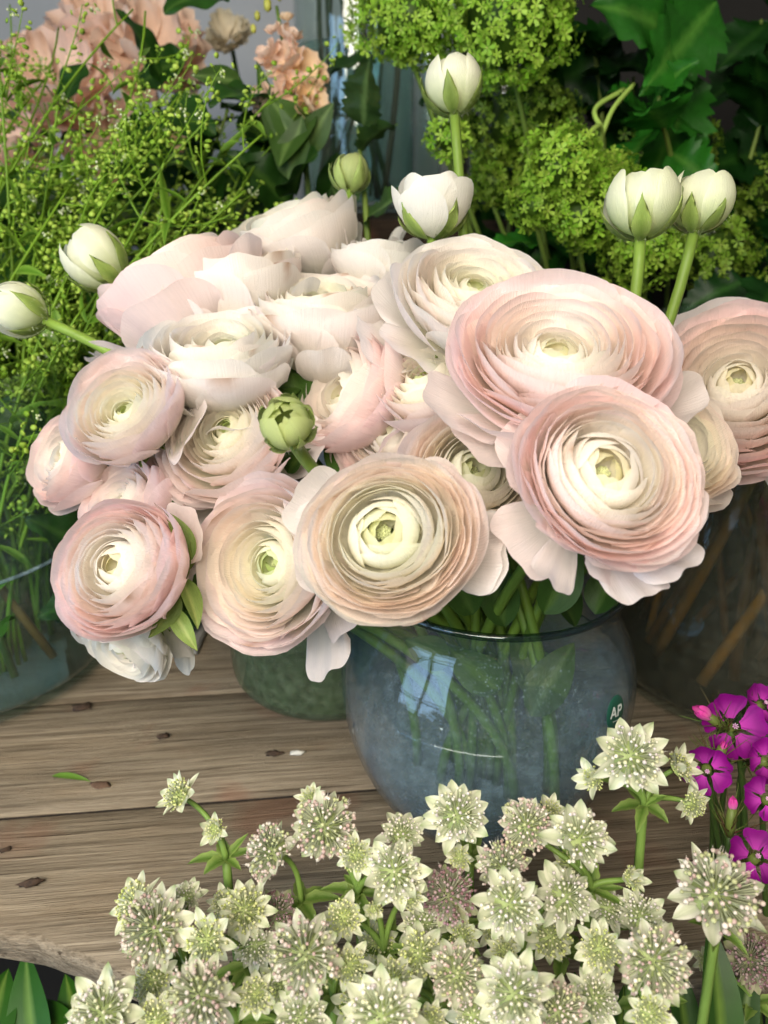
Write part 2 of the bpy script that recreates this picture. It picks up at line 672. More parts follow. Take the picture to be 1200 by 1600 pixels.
g = 0.0007
vs = [0.0, 0.112, 0.225, 0.345, 0.46, 0.58]
turn_plank(plank(None or -0.1, -g, -0.75, 0.75, 0.028, True, -0.0005))
for i in range(5):
    turn_plank(plank(vs[i] + g, vs[i + 1] - g, -0.85, 0.85, 0.028, False, [0.0, -0.0006, 0.0004, -0.0003, 0.0][i]))
seam_mat = plain('seam_shade_dirt', (0.02, 0.014, 0.010), 0.95, 0.4, 300)  # dark strips in the plank gaps: grime plus painted occlusion shade
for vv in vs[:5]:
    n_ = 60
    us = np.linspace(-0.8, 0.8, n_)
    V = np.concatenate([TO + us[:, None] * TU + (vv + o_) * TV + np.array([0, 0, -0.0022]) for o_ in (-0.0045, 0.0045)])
    table.part('seam_shade_dirt', V, grid_faces(n_, 2), seam_mat, smooth=False)
# bearer under the planks, seen at the front left corner
bear = to_uv(on_plane(20, 1500))


def box(x0, x1, y0, y1, z0, z1, b=0.002):
    xs, ys = [x0, x0 + b, x1 - b, x1], [y0, y0 + b, y1 - b, y1]
    v = []
    for z, ins in ((z0, b), (z0 + b, 0), (z1 - b, 0), (z1, b)):
        v += [(x0 + ins, y0 + ins, z), (x1 - ins, y0 + ins, z), (x1 - ins, y1 - ins, z), (x0 + ins, y1 - ins, z)]
    f = list(grid_faces(4, 4, True)) + [(3, 2, 1, 0), (12, 13, 14, 15)]
    return np.array(v, float), f


v, f = box(-0.7, 0.7, 0.32, 0.35, -0.075, -0.0295)
table.part('bearer', v, f, M_WOOD, smooth=False)

shelf = Thing('shelf', 'dark brown wooden shelf edge behind the white buds', 'shelf', (0.2, 1.0, 0.0))
v, f = box(-0.9, 1.3, 0.90, 1.45, 0.296, 0.324)
shelf.part('board', v, f, M_DARKWOOD, smooth=False)
for x in (-0.85, 0.14, 1.25):
    v, f = box(x, x + 0.035, 0.93, 0.965, -0.028, 0.2955)
    shelf.part('leg', v, f, M_DARKWOOD, smooth=False)

v, f = box(-1.6, 0.16, 1.60, 1.66, -0.6, 1.7)
single('wall', None, None, v, f, M_WALL, kind='structure', smooth=False)
v, f = box(0.12, 2.0, 1.36, 1.42, -0.6, 1.7)
single('shade_backdrop', None, None, v, f, M_NEARBLACK, kind='structure', smooth=False)  # added near-black sheet standing in for shade behind the right foliage
v, f = box(-2.0, 2.0, -0.6, 1.7, -0.75, -0.72)
single('floor', None, None, v, f, M_NEARBLACK, kind='structure', smooth=False)

# ------------------------------------------------------------------ glass vases
def vase(name, label, center, outer, wall, mat, water_z=None, water_mat=None, foot=0.006, n=64):
    t = Thing(name, label, 'vase', center)
    outer = np.asarray(outer, float)
    # smooth the profile
    pr = catmull([(r, 0, z) for r, z in outer], 5)[:, [0, 2]]
    inner = [(max(r - wall, 0.0005), z) for r, z in pr if z > foot][::-1]
    top = [(pr[-1][0] - wall * 0.15, pr[-1][1] + wall * 0.45), (pr[-1][0] - wall * 0.85, pr[-1][1] + wall * 0.45)]
    full = [(0.0005, 0.0)] + [tuple(q) for q in pr] + top + inner + [(0.0005, foot)]
    v, f = lathe(full, n, center)
    t.part('glass_body', v, f, mat)
    if water_z:
        w = [(0.0005, foot + 0.0008)] + [(r - wall - 0.0008, z) for r, z in pr if foot + 0.001 < z < water_z]
        rr = np.interp(water_z, pr[:, 1], pr[:, 0]) - wall - 0.0008
        w += [(rr, water_z), (rr - 0.0015, water_z - 0.0012), (0.0005, water_z - 0.0012)]
        v, f = lathe(w, n, center)
        t.part('water', v, f, water_mat)
    return t, pr


VC = np.array([0.061, 0.372, 0.0008])
vase_main, VPR = vase('glass_vase', 'squat round clear blue grey glass vase holding the pale ranunculus bouquet', VC,
                      [(0.046, 0.0), (0.055, 0.004), (0.0725, 0.030), (0.0835, 0.062), (0.0868, 0.095), (0.0835, 0.118), (0.0745, 0.138),
                       (0.0705, 0.150), (0.0725, 0.160), (0.0755, 0.166)], 0.0022, M_GLASS, 0.104, M_WATER, 0.007)

ang = np.linspace(0, 2 * math.pi, 73)
v, f = tube(VC + np.stack([0.0748 * np.cos(ang), 0.0748 * np.sin(ang), np.full(73, 0.1665)], axis=1), 0.0020, 10, False)
vase_main.part('rim', v, f, thin_glass('rim_glass', (0.45, 0.55, 0.56), 0.03))
# sticker on the right shoulder of the vase
def vase_pt(az, z, off):
    r = np.interp(z, VPR[:, 1], VPR[:, 0])
    dr = (np.interp(z + 0.002, VPR[:, 1], VPR[:, 0]) - np.interp(z - 0.002, VPR[:, 1], VPR[:, 0])) / 0.004
    nrm = np.array([math.cos(az), math.sin(az), -dr])
    nrm /= np.linalg.norm(nrm)
    return VC + np.array([r * math.cos(az), r * math.sin(az), z]) + nrm * off, nrm


SAZ, SZ, SA, SB = math.radians(-46), 0.1120, 0.0085, 0.0098
def sticker_pt(a, b, off):
    """a along the girth, b up the wall, metres, turned a little"""
    c, s = math.cos(-0.22), math.sin(-0.22)
    a, b = a * c - b * s, a * s + b * c
    return vase_pt(SAZ + a / 0.086, SZ + b * 0.9, off)[0]


def sticker_disc(sa, sb, off, n=40, hole=0.0):
    V = [sticker_pt(0, 0, off)]
    f = []
    for k, rr in enumerate((0.5, 0.93, 1.0)):
        for i in range(n):
            a = 2 * math.pi * i / n
            V.append(sticker_pt(sa * rr * math.cos(a), sb * rr * math.sin(a), off if k < 2 else off - 0.0003))
    for i in range(n):
        j = (i + 1) % n
        f.append((0, 1 + i, 1 + j))
        for k in range(2):
            a, b = 1 + k * n, 1 + (k + 1) * n
            f.append((a + i, b + i, b + j, a + j))
    return np.array(V), f


v, f = sticker_disc(SA, SB, 0.0006)
st = vase_main.part('sticker', v, f, M_STICKER, label='dark green oval sticker with white letters AP')
def strokes(lines, w, off=0.0009):
    V, f = [], []
    for (a0, b0), (a1, b1) in lines:
        d = np.array([a1 - a0, b1 - b0])
        L_ = np.linalg.norm(d)
        d /= L_
        nn = np.array([-d[1], d[0]]) * w / 2
        m = 6
        for i in range(m):
            q = np.array([a0, b0]) + d * L_ * i / (m - 1)
            k = len(V)
            V += [sticker_pt(*(q - nn), off), sticker_pt(*(q + nn), off)]
            if i:
                f.append((k - 2, k, k + 1, k - 1))
    return np.array(V), f


Lh = 0.0032
la = [((-0.0054, -0.0022), (-0.0030, 0.0040)), ((-0.0030, 0.0040), (-0.0006, -0.0022)), ((-0.0043, -0.0002), (-0.0017, -0.0002))]
lp = [((0.0012, -0.0022), (0.0012, 0.0040)), ((0.0012, 0.0036), (0.0036, 0.0036)), ((0.0036, 0.0040), (0.0044, 0.0028)),
      ((0.0044, 0.0030), (0.0042, 0.0012)), ((0.0042, 0.0014), (0.0034, 0.0006)), ((0.0012, 0.0008), (0.0036, 0.0008))]
v, f = strokes(la + lp, 0.0012)
vase_main.part('lettering', v, f, M_PRINT, parent=st, smooth=False)
v, f = strokes([((-0.0030 + 0.0011 * i, -0.0047), (-0.0030 + 0.0011 * i + 0.0006, -0.0043)) for i in range(6)], 0.0006)
vase_main.part('small_lettering', v, f, M_PRINT, parent=st, smooth=False)

GC = np.array([-0.044, 0.506, 0.0008])
vase('green_vase', 'cloudy grey green glass vase standing behind the front vase', GC,
     [(0.064, 0.0), (0.074, 0.006), (0.078, 0.02), (0.078, 0.07), (0.076, 0.11), (0.074, 0.125)], 0.003, M_GREENGLASS, 0.105, M_GREENWATER, 0.008)
LC = np.array([-0.340, 0.522, 0.0008])
clear_vase, _ = vase('clear_vase', 'wide clear glass vase with crossing green stems at the left edge', LC,
     [(0.098, 0.0), (0.108, 0.004), (0.112, 0.018), (0.111, 0.08), (0.107, 0.16), (0.103, 0.22), (0.104, 0.245)], 0.003, M_CLEARGLASS, 0.112, M_CLEARWATER, 0.010)
v, f = tube(LC + np.stack([0.1082 * np.cos(ang), 0.1082 * np.sin(ang), np.full(73, 0.1125)], axis=1), 0.0014, 8, False)
clear_vase.part('water_line', v, f, thin_glass('water_line', (0.75, 0.85, 0.92), 0.05, 0.45, (0.35, 0.45, 0.55)))
BC = np.array([0.290, 0.520, 0.0008])
vase('brown_vase', 'tall glass vase of brown water and pale stalks in shadow at right', BC,
     [(0.10, 0.0), (0.11, 0.006), (0.112, 0.03), (0.112, 0.16), (0.112, 0.27)], 0.003, M_CLEARGLASS, 0.235, M_BROWNWATER, 0.010)
SVC = np.array(P(560, 335, 1.06)); SVC[2] = 0.3248
vase('tall_vase', 'tall clear glass cylinder vase on the shelf behind the bouquet', SVC,
     [(0.072, 0.0), (0.078, 0.004), (0.08, 0.02), (0.08, 0.16), (0.08, 0.34)], 0.003, M_CLEARGLASS, 0.20, M_CLEARWATER, 0.010)
SJC = np.array(P(668, 215, 1.12)); SJC[2] = 0.3248
vase('glass_tube', 'narrow clear glass tube vase behind the tall white bud', SJC,
     [(0.016, 0.0), (0.020, 0.004), (0.021, 0.02), (0.021, 0.12), (0.021, 0.22)], 0.003, M_CLEARGLASS, None, None, 0.008, 32)
RJC = np.array(P(790, 215, 1.15)); RJC[2] = 0.3248
vase('glass_jar', 'clear glass jar half hidden behind the lime flower clusters', RJC,
     [(0.05, 0.0), (0.055, 0.004), (0.057, 0.02), (0.057, 0.12), (0.05, 0.20)], 0.003, M_CLEARGLASS, 0.1, M_CLEARWATER, 0.008, 48)
bb = on_plane(268, 1008)
bb[2] = 0.005
v, f = box(bb[0] - 0.034, bb[0] + 0.026, bb[1] - 0.016, bb[1] + 0.04, 0.0006, 0.004)
single('slate_tag', 'small grey slate slip on the planks behind the drooping flower', 'slate', v, f, M_SLATE, smooth=False)
vase('blue_bottle', 'small pale blue glass bottle standing on the slate slip', bb + np.array([0, 0.012, -0.0005]),
     [(0.012, 0.0), (0.016, 0.003), (0.019, 0.012), (0.017, 0.022), (0.010, 0.030), (0.007, 0.045), (0.009, 0.055)], 0.002, M_BLUEGLASS, None, None, 0.004, 32)


def stalk_bundle(n, center, r0, r1, z0, z1, cols, thick, name, label, cat, group, seed, lean=0.02):
    r2 = np.random.default_rng(seed)
    for i in range(n):
        a, b = r2.uniform(0, 6.28, 2)
        k0, k1 = r0 * math.sqrt(r2.uniform()), r1 * math.sqrt(r2.uniform())
        p0 = center + np.array([k0 * math.cos(a), k0 * math.sin(a), z0 + r2.uniform(0, 0.006)])
        p3 = center + np.array([k1 * math.cos(b), k1 * math.sin(b), z1 * r2.uniform(0.9, 1.05)])
        mid = (p0 + p3) / 2 + r2.normal(0, lean, 3) * np.array([1, 1, 0.2])
        pts = bez(p0, mid, mid, p3, 14)
        th = thick * r2.uniform(0.7, 1.3)
        v, f = tube(pts, np.linspace(th, th * 0.8, 14), 6)
        c = cols[r2.integers(len(cols))] * r2.uniform(0.8, 1.2)
        single(name, label, cat, v, f, M_GREEN, np.tile(c, (len(v), 1)), group=group, loc=p0)


stalk_bundle(18, BC, 0.09, 0.10, 0.014, 0.235, [lin(160, 124, 70), lin(122, 92, 50), lin(186, 156, 92)], 0.0042,
             'dry_stalk', 'brown upright stalk inside the shadowed vase at right', 'stalk', 'stalks in the brown vase', 11)
stalk_bundle(13, LC, 0.085, 0.06, 0.014, 0.30, [lin(70, 96, 38), lin(92, 116, 50), lin(58, 84, 34), lin(120, 84, 44)], 0.0028,
             'green_stalk', 'thin stem standing in the wide clear vase at left', 'stalk', 'stems in the clear vase', 12, 0.03)
stalk_bundle(14, SVC, 0.06, 0.06, 0.014, 0.40, [lin(44, 62, 26), lin(60, 72, 36), lin(70, 60, 36)], 0.0035,
             'dark_stalk', 'dark green stem standing in the tall cylinder vase', 'stalk', 'stems in the tall vase', 13, 0.02)

# ------------------------------------------------------------------ ranunculus
def petal(r2, R, th0, th1, Wd, az, zsc=0.8, imb=0.04, rip=0.01, flare=0.0, edge=0.16, epow=2.6, point=0.0, tilt=0.0,
          nu=9, ns=8, zoff=0.0, kr=3.0, curl=0.0, notch=0.0):
    """a cupped petal on a shell of radius R, from polar angle th0 (base) to th1 (rim), half width Wd"""
    u = np.linspace(-1, 1, nu)
    u = (0.45 * u + 0.55 * np.sin(u * math.pi / 2))[None, :]
    s = np.linspace(0, 1, ns)[:, None]
    ss = s * (1 - edge * 1.6 * (1 - np.sqrt(np.clip(1 - np.abs(u) ** epow, 0, 1))) * (0.35 + 0.65 * s) - notch * (np.exp(-(u / 0.22) ** 2)) * s ** 3)
    ph = r2.uniform(0, 6.28, 3)
    ss = ss * (1 + 0.016 * s * np.sin(kr * 1.3 * u + ph[2]) + 0.006 * s * np.sin(7.3 * u + ph[1]))
    th = th0 + (th1 - th0) * ss
    wp = (0.62 + 0.38 * np.sin(np.clip(s * 1.25, 0, 1) * math.pi / 2))
    if point:
        wp = wp * (1 - point * s ** 2.2)
    a = az + u * Wd * wp
    rr = R * (1 + imb * u + rip * s ** 2 * (np.sin(kr * u + ph[0]) + 0.5 * np.sin(2.3 * kr * u + ph[1])) + flare * np.clip(s - 0.55, 0, 1) ** 2 * 4
              - curl * np.clip(s - 0.7, 0, 1) ** 2)
    rho = rr * np.sin(th)
    z = -rr * zsc * np.cos(th) + zoff
    v = np.stack([rho * np.cos(a), rho * np.sin(a), z + 0 * a], axis=-1).reshape(-1, 3)
    if tilt:
        # lean the petal out (+) or in (-) about its own base
        ta = np.array([-math.sin(az), math.cos(az), 0])
        base = np.array([0, 0, -R * zsc + zoff])
        d = v - base
        c, sn = math.cos(tilt), math.sin(tilt)
        v = base + d * c + np.cross(ta, d) * sn + np.outer(d @ ta, ta) * (1 - c)
    uv = np.stack([np.broadcast_to(u, (ns, nu)), np.broadcast_to(s, (ns, nu))], axis=-1).reshape(-1, 2)
    return v, grid_faces(nu, ns), uv


PAL = {
    'pink': (lin(238, 232, 184), lin(255, 250, 242), lin(255, 235, 231), lin(255, 236, 235)),
    'peach': (lin(226, 228, 168), lin(253, 251, 238), lin(255, 241, 231), lin(255, 245, 240)),
    'cream': (lin(214, 222, 140), lin(254, 251, 237), lin(255, 248, 242), lin(255, 249, 246)),
    'blush': (lin(184, 206, 92), lin(253, 250, 233), lin(255, 242, 237), lin(255, 241, 241)),
    'white': (lin(224, 226, 164), lin(254, 252, 242), lin(255, 251, 247), lin(255, 252, 249)),
}


def mix(a, b, t):
    t = np.asarray(t)[..., None]
    return a * (1 - t) + b * t


def bloom_color(pal, t, s, r2):
    c0, c1, c2, c3 = pal
    if t < 0.12:
        base = mix(c0, c1, t / 0.12)
    elif t < 0.38:
        base = mix(c1, mix(c1, c2, 0.35), (t - 0.12) / 0.26)
    elif t < 0.72:
        base = mix(mix(c1, c2, 0.35), c2, (t - 0.38) / 0.34)
    else:
        base = mix(c2, c3, (t - 0.72) / 0.28)
    foot = mix(c1, c0, 0.35)
    jit = 1 + r2.normal(0, 0.012, 3)
    w = np.clip(s * 1.3, 0, 1)
    col = mix(foot, base * jit, w)
    return np.clip(col * (0.98 if c3[1] < lin(255, 247, 0)[1] else 0.945), 0, 0.97)


def stem_curve(base, axis, foot, rim=None):
    L_ = np.linalg.norm(base - foot)
    return bez(base, base - axis * 0.30 * L_, foot + np.array([0, 0, 0.45 * L_]) * 0.9, foot, 22)


RANUNC_GROUP = 'pale ranunculus blooms in the bouquet'
STEMC = lin(122, 150, 62)
STEMC2 = lin(84, 116, 40)


def stem_part(t, base, axis, foot, r=0.0032):
    pts = stem_curve(base, axis, foot)
    v, f = tube(pts, np.linspace(r, r * 1.05, len(pts)), 8)
    col = mix(STEMC, STEMC2, np.repeat(np.linspace(0, 1, len(pts)), 8))
    t.part('stem', v, f, M_GREEN, col)


def sepals(t, F, C, R, r2, n=5, th1=1.2, reflex=0.0, zsc=0.85, pale=0.0):
    for k in range(n):
        az = k * 2 * math.pi / n + r2.uniform(-0.2, 0.2)
        v, f, uv = petal(r2, R * 1.04, 0.05, th1 * r2.uniform(0.85, 1.1), 0.48, az, zsc, 0.0, 0.02, 0.0, 0.1, 2.0, 0.92,
                         reflex * r2.uniform(0.7, 1.3), 7, 8)
        c = mix(mix(lin(98, 128, 46), lin(172, 190, 118), pale), lin(158, 176, 98), np.clip(uv[:, 1] * 0.6 + np.abs(uv[:, 0]) * 0.5, 0, 1))
        t.part('sepal', C + v @ F.T, f, M_LEAF, c, uv)


def bloom(label, px, py, dpx, d, ax, palname, n=84, openness=0.5, seed=0, skirt=3, tall=0.78, core=0.17, foot=None, sep=True, droop=0.0, heart=0.36, guards=()):
    """openness 0 = tight ball, 1 = wide open with flaring guard petals"""
    r2 = np.random.default_rng(1000 + seed)
    C = P(px, py, d)
    R0 = dpx * 0.5 * d / FPX
    axis = facing(ax)
    F = frame(axis, r2.uniform(0, 6.28))
    if foot is None:
        o = (VC - C)[:2]
        o = o / (np.linalg.norm(o) + 1e-9)
        k = r2.uniform(0.0, 0.03)
        foot = VC + np.array([o[0] * k + r2.normal(0, 0.012), o[1] * k + r2.normal(0, 0.012), 0.010])
    t = Thing('ranunculus', label, 'flower', foot, RANUNC_GROUP)
    pal = PAL[palname]
    az = 0.0
    lop = r2.uniform(0, 6.28)          # one side of the bloom has opened a little more
    ell = r2.uniform(0.95, 1.05)
    off = np.array([r2.normal(0, 0.07), r2.normal(0, 0.07), 0])
    bruised = 'bruised' in label or 'torn' in label
    na = max(9, int(n * 0.18))         # petals of the closed heart
    nc = max(10, int(n * 0.22))        # wide outer petals
    nb = n - na - nc
    for i in range(n):
        az += 2.39996 * r2.uniform(0.92, 1.08)
        wob = 0.06 * math.cos(az - lop)
        if i < na:
            k = i / (na - 1)
            q = 0.02 + 0.22 * k
            R = R0 * heart * (0.40 + 0.60 * k ** 0.7)
            th1 = 2.72 - 0.48 * k + r2.normal(0, 0.07)
            Wd = (1.25 - 0.25 * k) * r2.uniform(0.85, 1.1)
            zo, tilt, flare, rip, edge = -0.16 * R0, r2.normal(0, 0.03), 0.0, 0.012, 0.24
        elif i < na + nb:
            k = (i - na) / (nb - 1)
            q = 0.26 + 0.50 * k
            R = R0 * (heart * 1.06 + (0.85 - heart * 1.06) * k ** 0.95)
            th1 = 2.10 - (0.28 + 0.34 * openness) * k + r2.normal(0, 0.06) + wob
            Wd = (1.12 - 0.26 * k) * r2.uniform(0.85, 1.15)
            zo, tilt, flare = -0.10 * R0 * (1 - k), r2.normal(0, 0.028) + 0.03 * openness, 0.05
            rip, edge = 0.012 + 0.014 * k, 0.24
        else:
            k = (i - na - nb) / (nc - 1)
            q = 0.78 + 0.22 * k
            R = R0 * (0.85 + 0.11 * k)
            th1 = 1.82 - 0.46 * openness * (0.7 + 0.3 * k) + r2.normal(0, 0.07) + wob
            Wd = 0.74 * r2.uniform(0.85, 1.15)
            zo, tilt, flare = 0.0, r2.normal(0, 0.03) + 0.10 * openness * k, 0.03 + 0.07 * openness
            rip, edge = 0.022, 0.27
        v, f, uv = petal(r2, R * r2.uniform(0.975, 1.025), 0.35, th1, Wd, az, tall, r2.uniform(0.015, 0.05),
                         rip * r2.uniform(0.5, 1.6), flare, edge, 3.0, 0.0, tilt, 15, 10, zo, r2.uniform(2.2, 4.5))
        c = bloom_color(pal, q, uv[:, 1], r2)
        if r2.uniform() < (0.20 if bruised else 0.035) and i > na:      # bruised rim
            u0, wd = r2.uniform(-0.7, 0.7), r2.uniform(0.06, 0.22)
            br = np.clip((uv[:, 1] - 0.84) / 0.12, 0, 1) * np.exp(-((uv[:, 0] - u0) / wd) ** 2)
            c = mix(c, lin(176, 128, 84), br * 0.8)
        # hearts sit a little off centre and blooms are not perfect circles
        v = v * np.array([ell, 1 / ell, 1]) + off * R0 * max(0.0, 1 - q) ** 1.2
        t.part('petal', C + v @ F.T, f, M_PETAL, c, uv)
    # loose guard petals round the outside
    a0 = r2.uniform(0, 6.28)
    for k in range(skirt):
        az = a0 + k * 2 * math.pi / max(skirt, 1) + r2.uniform(-0.4, 0.4)
        v, f, uv = petal(r2, R0 * r2.uniform(0.96, 1.04), 0.25, r2.uniform(1.25, 1.55), r2.uniform(0.50, 0.70), az, tall, 0.02, 0.035, 0.10, 0.26, 3.0, 0.0,
                         0.10 + 0.28 * openness * r2.uniform(0.4, 1.3) + droop * r2.uniform(0.5, 1.2), 21, 11, 0.0, 4.5)
        c = bloom_color(pal, 1.0, uv[:, 1], r2)
        c = mix(c, lin(250, 246, 244), np.full(len(c), 0.35))
        t.part('petal', C + v @ F.T, f, M_PETAL, c, uv)
    for (al, lean, size, wd) in guards:
        dv = math.cos(math.radians(al)) * RIGHT + math.sin(math.radians(al)) * UP
        az = math.atan2(dv @ F[:, 1], dv @ F[:, 0])
        v, f, uv = petal(r2, R0 * size, 0.25, r2.uniform(1.45, 1.6), wd, az, tall, 0.02, 0.030, 0.08, 0.24, 3.2, 0.0, lean, 23, 12, 0.0, 4.0)
        c = mix(bloom_color(pal, 1.0, uv[:, 1], r2), lin(250, 247, 246), np.full(len(v), 0.5))
        t.part('petal', C + v @ F.T, f, M_PETAL, c, uv)
    # green heart
    hv, hf, hc = [], None, None
    mb = MB()
    for k in range(26):
        rr = core * R0 * 0.55 * math.sqrt(k / 26)
        p = np.array([rr * math.cos(k * 2.4), rr * math.sin(k * 2.4), core * R0 * (0.15 - 0.3 * k / 26) - 0.22 * R0]) + off * R0
        mb.add(p + ICO_V * core * R0 * 0.17 * np.array([1, 1, 1.6]), ICO_F, mix(lin(168, 182, 62), pal[1], 0.35) * r2.uniform(0.7, 1.0))
    v, f, c = mb.data()
    t.part('heart', C + v @ F.T, f, M_FLORET, c)
    base = C - axis * R0 * tall * 0.93
    if sep:
        sepals(t, F, C, R0 * 0.92, r2, 5, 0.75, 0.35, tall)
    stem_part(t, base, axis, foot)
    return t


def bud(label, px, py, dpx, d, ax, kind='white', seed=0, foot=None, tall=1.0):
    r2 = np.random.default_rng(3000 + seed)
    C = P(px, py, d)
    R0 = dpx * 0.5 * d / FPX
    axis = facing(ax)
    F = frame(axis, r2.uniform(0, 6.28))
    if foot is None:
        foot = VC + np.array([r2.normal(0, 0.02), r2.normal(0, 0.02), 0.010])
    t = Thing('ranunculus_bud', label, 'flower bud', foot, 'ranunculus buds rising from the bouquet')
    mb = MB()
    if kind == 'green':
        c0, c1 = lin(206, 216, 152), lin(180, 198, 118)
        npet, th_hi = 12, 3.05
    elif kind == 'open':
        c0, c1 = lin(252, 250, 244), lin(246, 244, 220)
        npet, th_hi = 11, 2.2
    elif kind == 'pale':
        c0, c1 = lin(246, 248, 226), lin(196, 214, 140)
        npet, th_hi = 12, 2.75
    else:
        c0, c1 = lin(248, 248, 232), lin(206, 220, 158)
        npet, th_hi = 11, 3.0
    for k in range(npet):
        q = k / (npet - 1)
        R = R0 * (0.62 + 0.36 * q)
        az = k * 2.39996 + r2.uniform(-0.2, 0.2)
        v, f, uv = petal(r2, R, 0.2, (th_hi - (0.55 if kind == 'open' else 0.4) * q) * r2.uniform(0.95, 1.04), r2.uniform(0.8, 1.0), az, tall, 0.04, 0.02,
                         0.03 if kind == 'open' else 0.0, 0.22, 2.2, 0.15, r2.normal(0, 0.02) + (0.07 * q if kind == 'open' else 0), 11, 10)
        c = mix(c1, c0, np.clip(uv[:, 1] * 1.5, 0, 1))
        t.part('petal', C + v @ F.T, f, M_PETAL, c, uv)
    sepals(t, F, C, R0 * 1.0, r2, 5, {'green': 2.25, 'open': 1.2}.get(kind, 1.65), 0.0, tall, 1.0 if kind == 'green' else 0.0)
    if kind == 'green':
        sepals(t, F, C, R0 * 1.06, r2, 4, 1.75, 0.04, tall, 0.5)
    # downy hairs on the calyx
    mb = MB()
    for k in range(150):
        th = r2.uniform(0.15, 1.2)
        a = r2.uniform(0, 6.28)
        nrm = np.array([math.sin(th) * math.cos(a), math.sin(th) * math.sin(a), -math.cos(th)])
        p = nrm * np.array([1, 1, tall]) * R0 * 1.04
        dd = nrm + r2.normal(0, 0.5, 3)
        e = p + dd * 0.0016
        sd = np.cross(nrm, [0.3, 0.5, 0.7]) * 0.00007
        mb.add([p - sd, p + sd, e], [(0, 1, 2)], lin(214, 220, 190))
    v, f, c = mb.data()
    t.part('hairs', C + v @ F.T, f, M_FLORET, c, kind='stuff')
    stem_part(t, C - axis * R0 * tall * 0.9, axis, foot, 0.0030)
    return t


BLOOMS = [
    # label, px, py, d px, depth, facing(right, up, to camera), palette, n, open, skirt, droop, tall
    ('largest pink ranunculus at upper right, cream heart, facing up', 876, 530, 352, 0.326, (-0.05, 0.66, 0.74), 'pink', 88, 0.65, 3, 0.0, 0.60),
    ('pink ranunculus with wide cream swirl just below the largest pink one', 958, 734, 296, 0.282, (0.05, 0.28, 0.95), 'pink', 88, 0.6, 4, 0.2, 0.72),
    ('cream ranunculus with yellow green heart behind the largest pink one', 748, 446, 252, 0.388, (0.10, 0.60, 0.78), 'cream', 88, 0.55, 4, 0.05, 0.75),
    ('pink ranunculus cut by the right edge of the picture', 1150, 602, 290, 0.392, (-0.34, 0.30, 0.84), 'pink', 84, 0.6, 4, 0.1, 0.85),
    ('pale peach ranunculus squeezed between the two right pink ones', 1065, 690, 225, 0.352, (0.35, 0.35, 0.80), 'peach', 64, 0.4, 3, 0.1, 0.85),
    ('peach edged ranunculus with round cream heart, front centre over vase', 610, 842, 272, 0.298, (-0.10, 0.18, 0.98), 'peach', 98, 0.55, 2, 0.0, 0.8),
    ('peach ranunculus with deep yellow green eye, left of front centre bloom', 402, 880, 268, 0.352, (-0.45, 0.12, 0.88), 'blush', 92, 0.55, 2, 0.05, 0.8),
    ('soft pink ranunculus at lower left above the drooping white flower', 182, 888, 222, 0.344, (-0.36, 0.22, 0.90), 'pink', 88, 0.3, 2, 0.0, 0.9),
    ('white pink ranunculus with bright green eye at far left', 190, 634, 192, 0.375, (-0.18, 0.42, 0.88), 'blush', 84, 0.2, 1, 0.0, 0.92),
    ('frilly pink ranunculus with green eye beside the tight green bud', 343, 680, 220, 0.386, (-0.26, 0.34, 0.90), 'blush', 96, 0.65, 3, 0.1, 0.9),
    ('peach ranunculus tucked under the two big pink ones', 748, 738, 225, 0.356, (0.12, 0.30, 0.94), 'peach', 84, 0.45, 2, 0.1, 0.85),
    ('pink ranunculus half hidden above the front centre bloom', 610, 668, 225, 0.398, (-0.50, 0.30, 0.74), 'pink', 64, 0.5, 3, 0.2, 0.9),
    ('blush ranunculus turned sideways behind the tight green bud', 532, 605, 200, 0.412, (-0.68, 0.30, 0.58), 'pink', 70, 0.3, 3, 0.0, 1.0),
    ('cream white ranunculus with torn petals in the middle left', 338, 535, 232, 0.400, (-0.05, 0.76, 0.60), 'white', 76, 0.5, 3, 0.0, 1.0),
    ('white ranunculus with brown bruised petal edge, upper middle', 506, 470, 222, 0.435, (0.05, 0.80, 0.52), 'cream', 68, 0.4, 3, 0.0, 1.05),
    ('white ranunculus seen from outside, left of the bruised one', 372, 418, 195, 0.452, (-0.10, 0.90, 0.36), 'cream', 60, 0.3, 3, 0.0, 1.15),
    ('topmost cream ranunculus with curled petals at the back', 450, 345, 205, 0.500, (-0.34, 0.74, 0.50), 'cream', 70, 0.5, 4, 0.0, 1.05),
    ('pink ranunculus showing its back petals at the upper left', 266, 430, 250, 0.465, (-0.46, 0.78, 0.16), 'pink', 64, 0.7, 2, 0.0, 0.9),
    ('white ranunculus mostly hidden under the half open white bud', 592, 390, 150, 0.480, (0.05, 0.92, 0.30), 'white', 48, 0.4, 3, 0.0, 1.0),
    ('pink ranunculus peeping out behind the far left green eyed one', 92, 712, 152, 0.405, (-0.60, 0.25, 0.60), 'pink', 54, 0.4, 2, 0.0, 0.95),
    ('pale pink ranunculus wedged between two blooms at the left', 188, 780, 165, 0.392, (-0.50, 0.45, 0.70), 'pink', 54, 0.3, 2, 0.0, 0.95),
    ('drooping yellowish white ranunculus hanging lowest at left', 184, 1020, 150, 0.372, (-0.35, -0.55, 0.50), 'white', 40, 0.6, 4, 0.3, 0.95),
    ('white ranunculus with folded petals left of the largest pink one', 664, 585, 190, 0.392, (-0.35, 0.62, 0.55), 'blush', 48, 0.7, 4, 0.1, 1.0),
]
